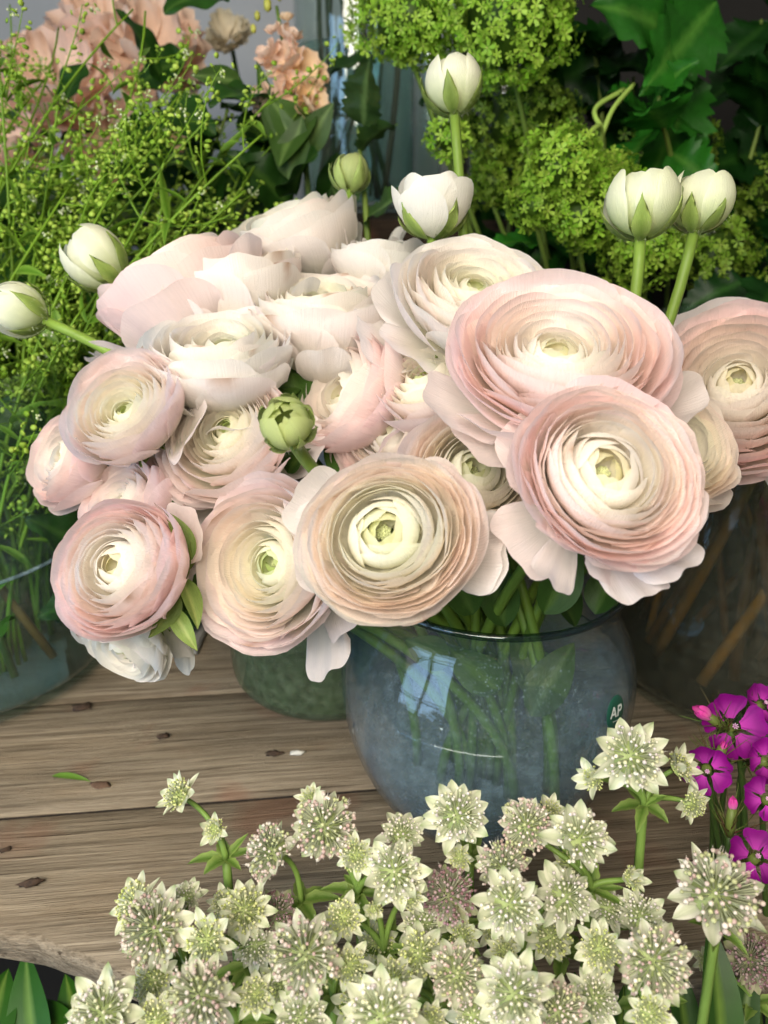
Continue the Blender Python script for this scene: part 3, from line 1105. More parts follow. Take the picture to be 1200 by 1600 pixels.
GUARDS = {0: [(-28, 0.22, 1.08, 0.5), (205, 0.2, 1.05, 0.55), (250, 0.12, 1.03, 0.6)],
          1: [(-118, 0.30, 1.04, 0.26), (-72, 0.32, 1.08, 0.34), (-50, 0.26, 1.06, 0.36)],
          2: [(195, 0.40, 1.15, 0.5), (60, 0.2, 1.05, 0.6)], 5: [(150, 0.30, 1.1, 0.45), (-5, 0.26, 1.08, 0.5)],
          6: [(-62, 0.40, 1.10, 0.30)], 9: [(210, 0.2, 1.05, 0.4)], 12: [(40, 0.35, 1.2, 0.5)], 16: [(20, 0.45, 1.15, 0.4), (-30, 0.4, 1.1, 0.4)],
          21: [(-80, 0.5, 1.1, 0.35)], 3: [(100, 0.25, 1.08, 0.6)], 17: [(75, 0.06, 1.02, 0.5), (120, 0.12, 1.05, 0.42), (160, 0.22, 1.08, 0.38), (195, 0.28, 1.06, 0.4), (235, 0.34, 1.04, 0.4), (275, 0.22, 1.02, 0.45), (320, 0.12, 1.0, 0.5)], 15: [(200, 0.15, 1.05, 0.45), (260, 0.18, 1.03, 0.4), (310, 0.15, 1.05, 0.45)], 14: [(215, 0.25, 1.06, 0.4), (270, 0.15, 1.03, 0.4)]}
HEARTS = {0: 0.30, 1: 0.44, 2: 0.26, 5: 0.44, 6: 0.30, 8: 0.24, 9: 0.24, 10: 0.36}
FLOWERS = []
for i, (lb, px, py, dp, dd, ax, pal, n, op, sk, dr, tl) in enumerate(BLOOMS):
    FLOWERS.append(bloom(lb, px, py, dp * 1.04, dd, ax, pal, int(n * 1.0), op, i, sk, tl, 0.15, None, True, dr, HEARTS.get(i, 0.27 + 0.035 * ((i * 7) % 5)), GUARDS.get(i, ())))

BUDS = [
    ('white bud with green sepals leaning at the left among the greens', 146, 402, 98, 0.46, (-0.62, 0.62, 0.25), 'white', 1.08),
    ('white bud with green sepals touching the left edge', 26, 482, 88, 0.43, (-0.85, 0.35, 0.2), 'white', 1.08),
    ('tallest white bud above the half open one', 706, 130, 94, 0.43, (-0.10, 0.97, 0.15), 'white', 1.0),
    ('small pale green bud left of the half open white bud', 547, 268, 60, 0.50, (0.05, 0.97, 0.2), 'green', 1.0),
    ('half open white bud with one narrow green sepal', 676, 298, 134, 0.42, (0.0, 0.95, 0.25), 'open', 1.05),
    ('left one of the paired white buds at upper right', 1002, 312, 120, 0.37, (-0.05, 0.97, 0.22), 'pale', 1.0),
    ('right one of the paired white buds at upper right', 1094, 310, 104, 0.380, (0.12, 0.97, 0.2), 'pale', 1.0),
    ('tight round green bud in the middle of the bouquet', 447, 660, 88, 0.300, (-0.05, 0.35, 0.92), 'green', 0.95),
]
for i, (lb, px, py, dp, dd, ax, kd, tl) in enumerate(BUDS):
    bud(lb, px, py, dp, dd, ax, kd, i, None, tl)

# ------------------------------------------------------------------ leaves and sprays
def leaf(r2, length, width, teeth=0, fold=0.25, bend=0.4, twist=0.0, nl=13, nu=5, depth=0.16, ruffle=0.0, wide=0.75, blunt=0.85):
    """leaf along +x from the origin, lying in xy, midrib folded, tip bending down"""
    l = np.linspace(0, 1, nl)[:, None]
    u = np.linspace(-1, 1, nu)[None, :]
    w = width * 0.5 * np.clip(np.sin(math.pi * l ** wide), 0, 1) ** blunt * (1 - 0.15 * l)
    if teeth:
        saw = (l * teeth) % 1.0
        w = w * (1 + depth * (saw * 2 - 1) * (l > 0.05) * (l < 0.97))
    w = np.maximum(w, length * 0.004)
    y = u * w
    z = np.abs(u) * w * fold + ruffle * width * np.abs(u) * np.sin(l * 17 + 2.0 * u + r2.uniform(0, 6)) 
    x = l * length + 0 * u
    a = -bend * l ** 1.4
    # bend in xz
    xs = np.cumsum(np.concatenate([[0], np.diff(l[:, 0]) * length * np.cos(a[1:, 0])]))[:, None]
    zs = np.cumsum(np.concatenate([[0], np.diff(l[:, 0]) * length * np.sin(a[1:, 0])]))[:, None]
    X = xs - z * np.sin(a)
    Z = zs + z * np.cos(a)
    ct, s_t = np.cos(twist * l), np.sin(twist * l)
    Y = y * ct
    Z = Z + y * s_t
    v = np.stack([X + 0 * u, Y, Z], axis=-1).reshape(-1, 3)
    uv = np.stack([np.broadcast_to(u, (nl, nu)), np.broadcast_to(l, (nl, nu))], axis=-1).reshape(-1, 2)
    return v, grid_faces(nu, nl), uv


def dir_frame(d, up, roll=0.0):
    x = np.asarray(d, float)
    x = x / np.linalg.norm(x)
    y = np.cross(up, x)
    if np.linalg.norm(y) < 1e-6:
        y = np.cross([0.1, 1, 0.2], x)
    y /= np.linalg.norm(y)
    z = np.cross(x, y)
    c, s = math.cos(roll), math.sin(roll)
    return np.stack([x, c * y + s * z, -s * y + c * z], axis=1)


# ------------------------------------------------------------------ astrantia in the foreground
_FL = {}
FLORET_VARIANTS = {
    'pink': (lin(132, 150, 90), [lin(220, 202, 190), lin(236, 226, 212), lin(204, 176, 168), lin(196, 200, 150)]),
    'white': (lin(150, 172, 104), [lin(244, 240, 224), lin(236, 226, 222), lin(226, 226, 186)]),
    'green': (lin(160, 180, 100), [lin(226, 230, 160), lin(236, 234, 190), lin(204, 214, 130)]),
    'dark': (lin(104, 104, 76), [lin(176, 140, 150), lin(190, 166, 164), lin(150, 116, 118)]),
}


def floret_dome(kind, r2, n):
    """unit dome of pin shaped florets; radius about 1 at the disc edge"""
    mb = MB()
    stalk, heads = FLORET_VARIANTS[kind]
    # cushion
    th = np.linspace(0, 1.5, 6)[:, None]
    a = np.linspace(0, 2 * math.pi, 12, endpoint=False)[None, :]
    v = np.stack([0.62 * np.sin(th) * np.cos(a), 0.62 * np.sin(th) * np.sin(a), 0.42 * np.cos(th) + 0 * a - 0.10], axis=-1).reshape(-1, 3)
    mb.add(v, grid_faces(12, 6, True), mix(stalk, lin(190, 200, 140), 0.4))
    for k in range(n):
        t = (k + 0.5) / n
        ph = math.acos(1 - 0.93 * t)
        az = k * 2.39996 + r2.normal(0, 0.12)
        ph = ph * r2.uniform(0.94, 1.06)
        d = np.array([math.sin(ph) * math.cos(az), math.sin(ph) * math.sin(az), math.cos(ph) * 0.75 + 0.12])
        tip = d * np.array([1, 1, 0.9]) * r2.uniform(0.86, 1.08)
        p0 = tip * 0.45
        x = np.cross(d, [0.2, 0.5, 0.8])
        x /= np.linalg.norm(x)
        y = np.cross(d, x)
        y /= np.linalg.norm(y)
        w = 0.028
        ring = [w * (math.cos(q) * x + math.sin(q) * y) for q in (0, 2.1, 4.2)]
        mb.add([p0 + q for q in ring] + [tip + q for q in ring], [(0, 1, 4, 3), (1, 2, 5, 4), (2, 0, 3, 5)],
               mix(stalk, np.array([0.8, 0.8, 0.6]), 0.5) * r2.uniform(0.8, 1.1))
        hd = heads[r2.integers(len(heads))] * r2.uniform(0.85, 1.08)
        e = 0.068 * r2.uniform(0.7, 1.25)
        mb.add(tip + ICO_V * e, ICO_F, hd)
        if r2.uniform() < 0.45:                    # a style or stamen standing out
            q = tip + d * 0.20 + r2.normal(0, 0.05, 3)
            mb.add([tip + ring[0] * 0.4, tip + ring[1] * 0.4, q], [(0, 1, 2)], lin(240, 232, 220))
    return mb.data()


def astrantia_head(t, C, axis, R, kind, r2, nbr=14, cup=0.25, closed=0.0):
    F = frame(axis, r2.uniform(0, 6.28))
    dk = (kind, int(r2.integers(3)))
    if dk not in _FL:
        rr = np.random.default_rng(sum(map(ord, dk[0])) + dk[1])
        _FL[dk] = floret_dome(kind, rr, 120 if kind in ('pink', 'dark') else 88)
    v, f, c = _FL[dk]
    rd = R * (0.78 if kind in ('pink', 'dark') else 0.68) * (1 - 0.45 * closed)
    head = t.part('flower_head', C + (v * rd) @ F.T, f, M_FLORET, c, kind='stuff')
    for k in range(nbr):
        a = 2 * math.pi * k / nbr + r2.normal(0, 0.06)
        L_ = R * r2.uniform(0.74, 1.0)
        w = R * r2.uniform(0.38, 0.50)
        v, f, uv = leaf(r2, L_, w, 0, r2.uniform(0.1, 0.5), r2.uniform(-0.75, 0.45), r2.normal(0, 0.25), 11, 7, wide=1.1, blunt=0.72)
        el = cup + r2.normal(0, 0.20) + closed * 0.8 + (0.12 if k % 2 else -0.05)
        d = np.array([math.cos(a) * math.cos(el), math.sin(a) * math.cos(el), math.sin(el)])
        G = dir_frame(d, np.array([0, 0, 1.0]))
        v = v @ G.T + np.array([math.cos(a), math.sin(a), 0]) * R * 0.10 + np.array([0, 0, -R * 0.12])
        body = mix(lin(240, 240, 216), lin(236, 226, 218), 0.5 if kind in ('pink', 'dark') else 0.1) * r2.uniform(0.86, 1.04)
        if kind == 'dark':
            body = lin(196, 186, 164)
        s = uv[:, 1]
        col = mix(mix(lin(176, 190, 132), body, 0.5), body, np.clip(s * 2.2, 0, 1))
        col = mix(col, lin(112, 140, 68), np.clip((s - 0.74) / 0.26, 0, 1) ** 1.3 * r2.uniform(0.3, 1.0))
        vein = 0.45 * (np.abs(np.abs(uv[:, 0]) - 0.33) < 0.05) + 0.4 * (np.abs(uv[:, 0]) < 0.05)
        col = mix(col, lin(150, 172, 104), np.clip(vein * 0.7 + 0.10 * r2.uniform(0, 1), 0, 1))
        t.part('bract', C + v @ F.T, f, M_BRACT, col, uv, parent=head)
    return head


A_GROUP = 'astrantia in the foreground'
ASTR = [
    # label, junction (px, py, depth), foot px/depth shift, heads [(px,py,d px,depth,facing,kind,nbracts,cup,closed)]
    ('astrantia stem with four starry heads standing in front of the sticker', (1008, 1248, 0.335), [
        (985, 1182, 128, 0.318, (0.05, 0.32, 0.95), 'white', 13, 0.15, 0), (928, 1216, 74, 0.325, (-0.72, 0.25, 0.62), 'green', 11, 0.5, 0.55),
        (1058, 1200, 82, 0.335, (0.62, 0.55, 0.5), 'green', 11, 0.4, 0.4), (1080, 1255, 64, 0.335, (0.35, 0.1, 0.9), 'green', 11, 0.2, 0.1)]),
    ('broad pinkish astrantia with domed head on a thick stem at right', (1122, 1440, 0.31), [
        (1118, 1398, 152, 0.298, (0.05, 0.72, 0.68), 'pink', 15, 0.15, 0)]),
    ('astrantia stem with an upturned white head and a half open bud', (925, 1380, 0.322), [
        (905, 1312, 122, 0.310, (0.22, 0.62, 0.74), 'white', 12, 0.32, 0), (985, 1373, 66, 0.315, (0.45, 0.45, 0.72), 'green', 11, 0.5, 0.5),
        (822, 1292, 98, 0.325, (-0.20, 0.55, 0.75), 'pink', 13, 0.2, 0), (858, 1270, 66, 0.335, (0.2, 0.7, 0.6), 'green', 11, 0.3, 0.3)]),
    ('astrantia with pointed bracts standing against the middle of the vase', (735, 1330, 0.335), [
        (714, 1275, 112, 0.322, (-0.02, 0.42, 0.9), 'white', 14, 0.15, 0), (718, 1340, 54, 0.322, (-0.1, 0.2, 0.9), 'green', 10, 0.1, 0.2)]),
    ('astrantia stem with pink tinged top head and three greenish lower heads', (560, 1385, 0.33), [
        (507, 1292, 118, 0.318, (0.10, 0.45, 0.85), 'pink', 14, 0.1, 0), (486, 1248, 52, 0.335, (-0.15, 0.7, 0.6), 'green', 11, 0.35, 0.2),
        (556, 1336, 70, 0.312, (-0.08, 0.30, 0.94), 'green', 10, 0.15, 0.05), (616, 1362, 116, 0.308, (0.12, 0.42, 0.88), 'white', 14, 0.22, 0),
        (628, 1305, 84, 0.328, (0.12, 0.72, 0.62), 'white', 13, 0.3, 0)]),
    ('astrantia leaning far left over the bare planks with two small heads', (352, 1332, 0.345), [
        (281, 1244, 78, 0.345, (-0.62, 0.58, 0.55), 'green', 13, 0.3, 0.1), (336, 1296, 58, 0.342, (-0.05, 0.30, 0.92), 'green', 10, 0.4, 0.3)]),
    ('astrantia with pink pins turned to the left over the planks', (470, 1400, 0.335), [
        (426, 1332, 104, 0.325, (-0.62, 0.50, 0.62), 'pink', 13, 0.2, 0)]),
    ('dark fading astrantia head with dusky pins in the middle of the mass', (708, 1450, 0.325), [
        (700, 1400, 100, 0.315, (0.05, 0.55, 0.8), 'dark', 12, 0.0, 0)]),
    ('astrantia cluster of three small cupped heads left of the dark one', (600, 1480, 0.32), [
        (641, 1402, 60, 0.305, (0.25, 0.35, 0.85), 'green', 8, 0.4, 0.25), (584, 1421, 50, 0.302, (-0.05, 0.2, 0.95), 'green', 8, 0.5, 0.5),
        (537, 1432, 76, 0.305, (0.05, 0.32, 0.92), 'green', 10, 0.15, 0)]),
    ('white astrantia facing the viewer right of the dark head', (815, 1480, 0.318), [
        (795, 1413, 120, 0.298, (0.05, 0.22, 0.97), 'white', 15, 0.1, 0), (785, 1358, 98, 0.315, (0.0, 0.72, 0.62), 'pink', 13, 0.2, 0),
        (884, 1402, 108, 0.308, (0.20, 0.35, 0.88), 'white', 13, 0.1, 0)]),
    ('astrantia with crowded pink pins at the left end of the mass', (290, 1500, 0.325), [
        (244, 1452, 128, 0.305, (-0.25, 0.42, 0.86), 'pink', 13, 0.05, 0), (212, 1412, 92, 0.325, (-0.45, 0.62, 0.6), 'green', 13, 0.2, 0),
        (292, 1402, 66, 0.325, (0.20, 0.72, 0.55), 'white', 12, 0.4, 0.2)]),
    ('greenish white astrantia between the crowded pink head and the dusky one', (390, 1500, 0.32), [
        (324, 1468, 92, 0.298, (-0.05, 0.30, 0.94), 'green', 9, 0.1, 0), (382, 1422, 96, 0.318, (0.05, 0.55, 0.8), 'green', 13, 0.1, 0),
        (432, 1428, 76, 0.328, (0.0, 0.62, 0.74), 'dark', 12, 0.1, 0)]),
    ('wide open astrantia with broad blunt bracts and pink rim pins', (520, 1545, 0.31), [
        (478, 1492, 132, 0.288, (0.0, 0.38, 0.92), 'pink', 10, 0.18, 0), (546, 1508, 78, 0.292, (0.08, 0.25, 0.95), 'green', 7, 0.15, 0)]),
    ('white astrantia near the bottom edge below the greenish one', (370, 1590, 0.30), [
        (314, 1556, 128, 0.278, (-0.05, 0.40, 0.9), 'pink', 13, 0.15, 0), (400, 1552, 80, 0.285, (0.10, 0.12, 0.96), 'green', 10, 0.25, 0.1)]),
    ('astrantia cut by the bottom edge beside the table corner', (200, 1620, 0.30), [
        (162, 1584, 136, 0.285, (-0.15, 0.60, 0.75), 'white', 14, 0.25, 0)]),
    ('half shaded astrantia pair below the dark head', (680, 1560, 0.315), [
        (655, 1490, 96, 0.308, (0.1, 0.45, 0.86), 'green', 11, 0.1, 0), (612, 1535, 92, 0.300, (-0.1, 0.5, 0.8), 'green', 12, 0.1, 0)]),
    ('astrantia with slim pale bracts low in the middle', (735, 1570, 0.31), [
        (713, 1522, 104, 0.290, (0.1, 0.42, 0.9), 'pink', 12, 0.1, 0), (722, 1462, 70, 0.315, (0.2, 0.4, 0.85), 'green', 10, 0.2, 0.2)]),
    ('large pale astrantia cut by the bottom edge near the middle', (600, 1625, 0.29), [
        (598, 1590, 146, 0.268, (0.0, 0.62, 0.76), 'white', 14, 0.25, 0), (672, 1596, 70, 0.28, (0.2, 0.4, 0.9), 'green', 9, 0.2, 0.1)]),
    ('full white astrantia with long bracts low right of the middle', (820, 1600, 0.30), [
        (803, 1553, 132, 0.278, (0.05, 0.36, 0.92), 'white', 15, 0.15, 0), (788, 1486, 62, 0.305, (-0.1, 0.5, 0.8), 'green', 10, 0.2, 0.2),
        (872, 1580, 100, 0.288, (0.15, 0.6, 0.7), 'pink', 12, 0.25, 0)]),
    ('astrantia with big silvery bracts in front of the green stems at right', (1010, 1560, 0.31), [
        (1020, 1502, 132, 0.288, (0.05, 0.22, 0.95), 'pink', 13, 0.05, 0), (938, 1482, 86, 0.302, (-0.1, 0.35, 0.92), 'green', 11, 0.1, 0),
        (1000, 1432, 92, 0.312, (0.05, 0.70, 0.62), 'white', 13, 0.25, 0)]),
    ('small astrantia rosette at the bottom edge below the silvery one', (1010, 1630, 0.30), [
        (1016, 1584, 80, 0.275, (0.0, 0.35, 0.93), 'green', 9, 0.1, 0)]),
    ('shaded astrantia bunch in the bottom right corner', (1180, 1560, 0.36), [
        (1170, 1500, 92, 0.36, (0.1, 0.4, 0.88), 'dark', 12, 0.1, 0), (1105, 1500, 60, 0.36, (0.0, 0.3, 0.9), 'green', 9, 0.3, 0.3)]),
    ('white astrantia filling the gap under the upturned head', (880, 1480, 0.335), [
        (860, 1462, 90, 0.318, (0.1, 0.3, 0.9), 'green', 12, 0.1, 0), (770, 1450, 62, 0.322, (0.0, 0.3, 0.9), 'green', 9, 0.1, 0.1)]),
    ('astrantia filling the gap left of the wide open one', (410, 1500, 0.335), [
        (398, 1476, 80, 0.318, (0.0, 0.4, 0.9), 'white', 13, 0.1, 0), (352, 1412, 60, 0.335, (-0.1, 0.5, 0.8), 'green', 11, 0.2, 0.1)]),
    ('astrantia filling the gap above the large pale bottom one', (640, 1470, 0.335), [
        (660, 1445, 82, 0.322, (0.05, 0.4, 0.9), 'white', 13, 0.1, 0), (590, 1470, 74, 0.325, (-0.1, 0.4, 0.9), 'green', 12, 0.1, 0)]),
    ('astrantia in the gap between the upturned head and the silvery one', (940, 1440, 0.33), [
        (950, 1420, 74, 0.322, (0.1, 0.4, 0.9), 'white', 12, 0.1, 0), (890, 1352, 70, 0.33, (0.0, 0.4, 0.9), 'green', 11, 0.1, 0)]),
    ('astrantia low in the bottom row left of the silvery one', (900, 1580, 0.32), [
        (930, 1560, 92, 0.30, (0.05, 0.5, 0.85), 'white', 13, 0.15, 0), (740, 1588, 92, 0.29, (0.0, 0.5, 0.85), 'white', 13, 0.1, 0)]),
    ('astrantia in the bottom row between the table corner and the middle', (450, 1600, 0.31), [
        (470, 1590, 104, 0.285, (0.0, 0.5, 0.85), 'white', 13, 0.15, 0), (240, 1530, 84, 0.31, (-0.2, 0.5, 0.8), 'green', 12, 0.15, 0), (246, 1595, 84, 0.285, (0.1, 0.5, 0.8), 'green', 12, 0.15, 0)]),
    ('pale astrantia low at left behind the bottom row', (440, 1560, 0.325), [
        (440, 1538, 90, 0.312, (0.0, 0.5, 0.85), 'green', 12, 0.1, 0), (560, 1570, 90, 0.305, (0.0, 0.45, 0.9), 'green', 12, 0.1, 0)]),
]
for i, (lb, (jx, jy, jd), heads) in enumerate(ASTR):
    r2 = np.random.default_rng(5000 + i)
    J = P(jx, jy, jd) + np.array([0, 0, -0.004])
    foot = np.array([J[0] * 0.65 + 0.02, 0.13 + r2.uniform(-0.02, 0.03), -0.30])
    t = Thing('astrantia', lb, 'flower', foot, A_GROUP)
    mb = MB()
    pts = bez(J, J + np.array([0, -0.008, -0.05]), foot + np.array([0, 0, 0.09]), foot, 16)
    v, f = tube(pts, np.linspace(0.0021, 0.0026, 16), 7)
    mb.add(v, f, mix(lin(112, 140, 66), lin(76, 104, 44), np.repeat(np.linspace(0, 1, 16), 7)))
    for (px, py, dp, dd, ax, kind, nb_, cup, cl) in heads:
        C = P(px, py, dd)
        axis = facing(ax)
        R = dp * 0.52 * dd / FPX
        astrantia_head(t, C, axis, R, kind, r2, nb_, cup, cl)
        b = C - axis * R * 0.22
        L_ = np.linalg.norm(b - J)
        pts = bez(b, b - axis * L_ * 0.45, J + np.array([0, 0, 0.35]) * L_, J, 10)
        v, f = tube(pts, np.linspace(0.0011, 0.0016, 10), 6)
        mb.add(v, f, lin(118, 146, 70))
    v, f, c = mb.data()
    t.part('stem', v, f, M_GREEN, c)
    for k in range(6):
        a = k * 1.05 + r2.uniform(-0.3, 0.3)
        v, f, uv = leaf(r2, r2.uniform(0.011, 0.020), r2.uniform(0.005, 0.008), 4, 0.4, r2.uniform(0.1, 0.9), 0, 9, 5)
        d = np.array([math.cos(a), math.sin(a), r2.uniform(0.0, 0.7)])
        G = dir_frame(d, np.array([0, 0, 1.0]))
        c = mix(lin(84, 116, 44), lin(138, 160, 84), np.clip(np.abs(uv[:, 0]), 0, 1))
        t.part('leaf', J + v @ G.T, f, M_LEAF, c, uv)

def flower_leaf(t, p0, p1, w, seed, bend=0.5, col=(lin(112, 136, 60), lin(168, 180, 104))):
    r2 = np.random.default_rng(seed)
    a, b = P(*p0), P(*p1)
    v, f, uv = leaf(r2, np.linalg.norm(b - a) * 1.08, w, 0, 0.35, bend, r2.normal(0, 0.4), 13, 7, wide=0.8)
    G = dir_frame(b - a, -FWD + UP * 0.3, r2.normal(0, 0.5))
    c = mix(col[0], col[1], np.clip(np.exp(-(uv[:, 0] / 0.2) ** 2) * 0.6 + uv[:, 1] * 0.3, 0, 1))
    t.part('leaf', a + v @ G.T, f, M_LEAF, c, uv)


T7, T21, T6 = FLOWERS[7], FLOWERS[21], FLOWERS[6]
for k, (p0, p1, w) in enumerate([((300, 875, 0.355), (270, 800, 0.35), 0.011), ((280, 900, 0.352), (318, 970, 0.345), 0.012), ((280, 930, 0.355), (240, 995, 0.345), 0.012),
                                 ((268, 950, 0.356), (302, 1010, 0.348), 0.010), ((290, 905, 0.357), (285, 845, 0.352), 0.010)]):
    flower_leaf(T7 if k % 2 == 0 else T21, p0, p1, w, 20 + k)
DK = (lin(52, 82, 30), lin(88, 116, 52))
for k, (i, p0, p1, w) in enumerate([(5, (740, 960, 0.40), (700, 880, 0.39), 0.022), (1, (850, 960, 0.41), (905, 860, 0.40), 0.024), (10, (790, 980, 0.42), (760, 860, 0.41), 0.024),
                                    (1, (900, 980, 0.43), (850, 870, 0.43), 0.026), (4, (930, 960, 0.42), (960, 880, 0.42), 0.022), (10, (780, 1080, 0.42), (700, 1010, 0.41), 0.026),
                                    (1, (830, 1120, 0.42), (890, 1010, 0.42), 0.026), (5, (700, 1040, 0.40), (640, 1000, 0.40), 0.020), (4, (880, 1100, 0.43), (800, 1000, 0.44), 0.028),
                                    (12, (470, 640, 0.43), (455, 585, 0.43), 0.03), (12, (500, 560, 0.44), (470, 610, 0.44), 0.03), (13, (420, 610, 0.43), (470, 600, 0.43), 0.03),
                                    (14, (600, 560, 0.45), (610, 500, 0.46), 0.03), (9, (450, 740, 0.40), (480, 700, 0.40), 0.025), (9, (270, 800, 0.39), (300, 760, 0.40), 0.02),
                                    (12, (560, 720, 0.42), (510, 690, 0.42), 0.03), (14, (560, 540, 0.46), (590, 590, 0.45), 0.03), (6, (285, 1000, 0.37), (300, 900, 0.37), 0.02)]):
    flower_leaf(FLOWERS[i], p0, p1, w, 120 + k, 0.3, DK)

# deep green stem leaves between the astrantia stems and under the table corner
def blade_leaf(label, px0, py0, d0, px1, py1, d1, w, group, seed, col=lin(46, 92, 24)):
    r2 = np.random.default_rng(seed)
    a, b = P(px0, py0, d0), P(px1, py1, d1)
    L_ = np.linalg.norm(b - a)
    v, f, uv = leaf(r2, L_, w, 0, 0.3, 0.25, r2.normal(0, 0.2), 14, 7)
    G = dir_frame(b - a, -FWD * 0.7 + UP * 0.5, r2.normal(0, 0.2))
    c = mix(col, lin(130, 160, 70), np.exp(-(uv[:, 0] / 0.12) ** 2) * 0.6)
    o = single('green_leaf', label, 'leaf', a + v @ G.T, f, M_LEAF, c, group=group, loc=a)
    return o


for k, (x0, y0, x1, y1, w) in enumerate([(60, 1680, 30, 1480, 0.030), (150, 1700, 95, 1520, 0.034), (-30, 1660, 10, 1510, 0.03), (120, 1650, 40, 1560, 0.028)]):
    blade_leaf(['broad green leaf under the table corner, its midrib upright', 'broad dark green leaf right under the table corner, partly shaded',
                'green leaf at the very bottom left corner', 'low green leaf overlapping the others under the table corner'][k], x0, y0, 0.43, x1, y1, 0.46, w, 'leaves under the table corner', 40 + k)
for k, (x0, y0, x1, y1, d, w) in enumerate([(1130, 1680, 1120, 1440, 0.33, 0.020), (1080, 1690, 1060, 1480, 0.34, 0.016), (930, 1680, 900, 1520, 0.33, 0.018), (1150, 1690, 1180, 1470, 0.35, 0.014),
                                         (760, 1660, 690, 1500, 0.335, 0.016), (480, 1680, 470, 1540, 0.33, 0.016), (860, 1650, 930, 1560, 0.33, 0.016), (680, 1700, 770, 1560, 0.33, 0.02),
                                         (960, 1680, 980, 1540, 0.34, 0.02), (560, 1700, 640, 1450, 0.345, 0.016), (400, 1640, 360, 1500, 0.335, 0.014), (830, 1600, 760, 1440, 0.345, 0.018)]):
    blade_leaf('deep green leaf deep down among the astrantia stems', x0, y0, d, x1, y1, d + 0.015, w, 'leaves among the astrantia stems', 60 + k, lin(50, 84, 32))

# ------------------------------------------------------------------ magenta dianthus at right
def dianthus(label, px, py, dp, d, ax, seed, kind='open'):
    r2 = np.random.default_rng(seed)
    C = P(px, py, d)
    axis = facing(ax)
    R = dp * 0.44 * d / FPX
    F = frame(axis, r2.uniform(0, 6.28))
    foot = np.array([0.215 + r2.uniform(-0.03, 0.03), 0.27, -0.20])
    t = Thing('dianthus', label, 'flower', foot, 'magenta dianthus at the right edge')
    if kind == 'open':
        for k in range(5):
            a = 2 * math.pi * k / 5 + r2.normal(0, 0.08)
            v, f, uv = petal(r2, R, 0.3, 1.45 + r2.normal(0, 0.08), 0.62, a, 0.42, 0.03, 0.04, 0.05, 0.22, 2.6, 0.0, 0.0, 11, 9, 0.12 * R, 6.0, 0.0, 0.06)
            c = mix(mix(lin(196, 60, 180), lin(138, 8, 130), np.clip(uv[:, 1] * 1.8, 0, 1)), lin(112, 4, 112), 0.55 * (np.abs((uv[:, 0] * 3.5) % 1.0 - 0.5) < 0.16)) * r2.uniform(0.75, 1.1)
            t.part('petal', C + v @ F.T, f, M_PETAL_DI, c, uv)
        mb = MB()
        for k in range(7):
            a = k * 0.9
            e = np.array([0.10 * math.cos(a), 0.10 * math.sin(a), 0.10]) * R
            v, f = tube([np.array([0, 0, -0.2 * R]), e * 0.6, e], [0.0003, 0.0003, 0.0002], 4)
            mb.add(v, f, lin(236, 190, 226))
        v, f, c = mb.data()
        t.part('stamens', C + v @ F.T, f, M_FLORET, c)
        base = C - axis * R * 0.42
    else:
        for k in range(6):
            v, f, uv = petal(r2, R * (0.8 + 0.04 * k), 0.15, 2.55, 0.7, k * 2.4, 1.7, 0.06, 0.05, 0, 0.2, 2, 0.3, 0.0, 9, 9)
            c = mix(lin(244, 170, 214), lin(222, 70, 168), np.clip(uv[:, 1] * 1.3, 0, 1))
            t.part('petal', C + v @ F.T, f, M_PETAL_DI, c, uv)
        base = C - axis * R * 1.5
    # calyx and hairy bracts
    L_ = 0.014
    pts = np.array([base + axis * 0.001, base - axis * L_ * 0.5, base - axis * L_])
    v, f = tube(pts, [0.0022, 0.0026, 0.0018], 8)
    t.part('calyx', v, f, M_GREEN, lin(96, 110, 52))
    mb = MB()
    for k in range(26):
        a = r2.uniform(0, 6.28)
        p = base - axis * L_ * r2.uniform(0.5, 1.3)
        x, y = F[:, 0], F[:, 1]
        dd = axis * r2.uniform(0.5, 1.0) + (math.cos(a) * x + math.sin(a) * y) * r2.uniform(0.4, 0.9)
        ln = r2.uniform(0.010, 0.022)
        v, f = tube([p, p + dd * ln * 0.5, p + dd * ln], [0.00035, 0.0003, 0.00008], 4, False)
        mb.add(v, f, mix(lin(92, 120, 48), lin(84, 52, 40), r2.uniform(0, 1)))
    v, f, c = mb.data()
    t.part('bristles', v, f, M_GREEN, c, kind='stuff')
    s0 = base - axis * L_
    pts = bez(s0, s0 - axis * 0.03, foot + np.array([0, 0, 0.08]), foot, 14)
    v, f = tube(pts, 0.0016, 6)
    t.part('stem', v, f, M_GREEN, lin(72, 96, 44))


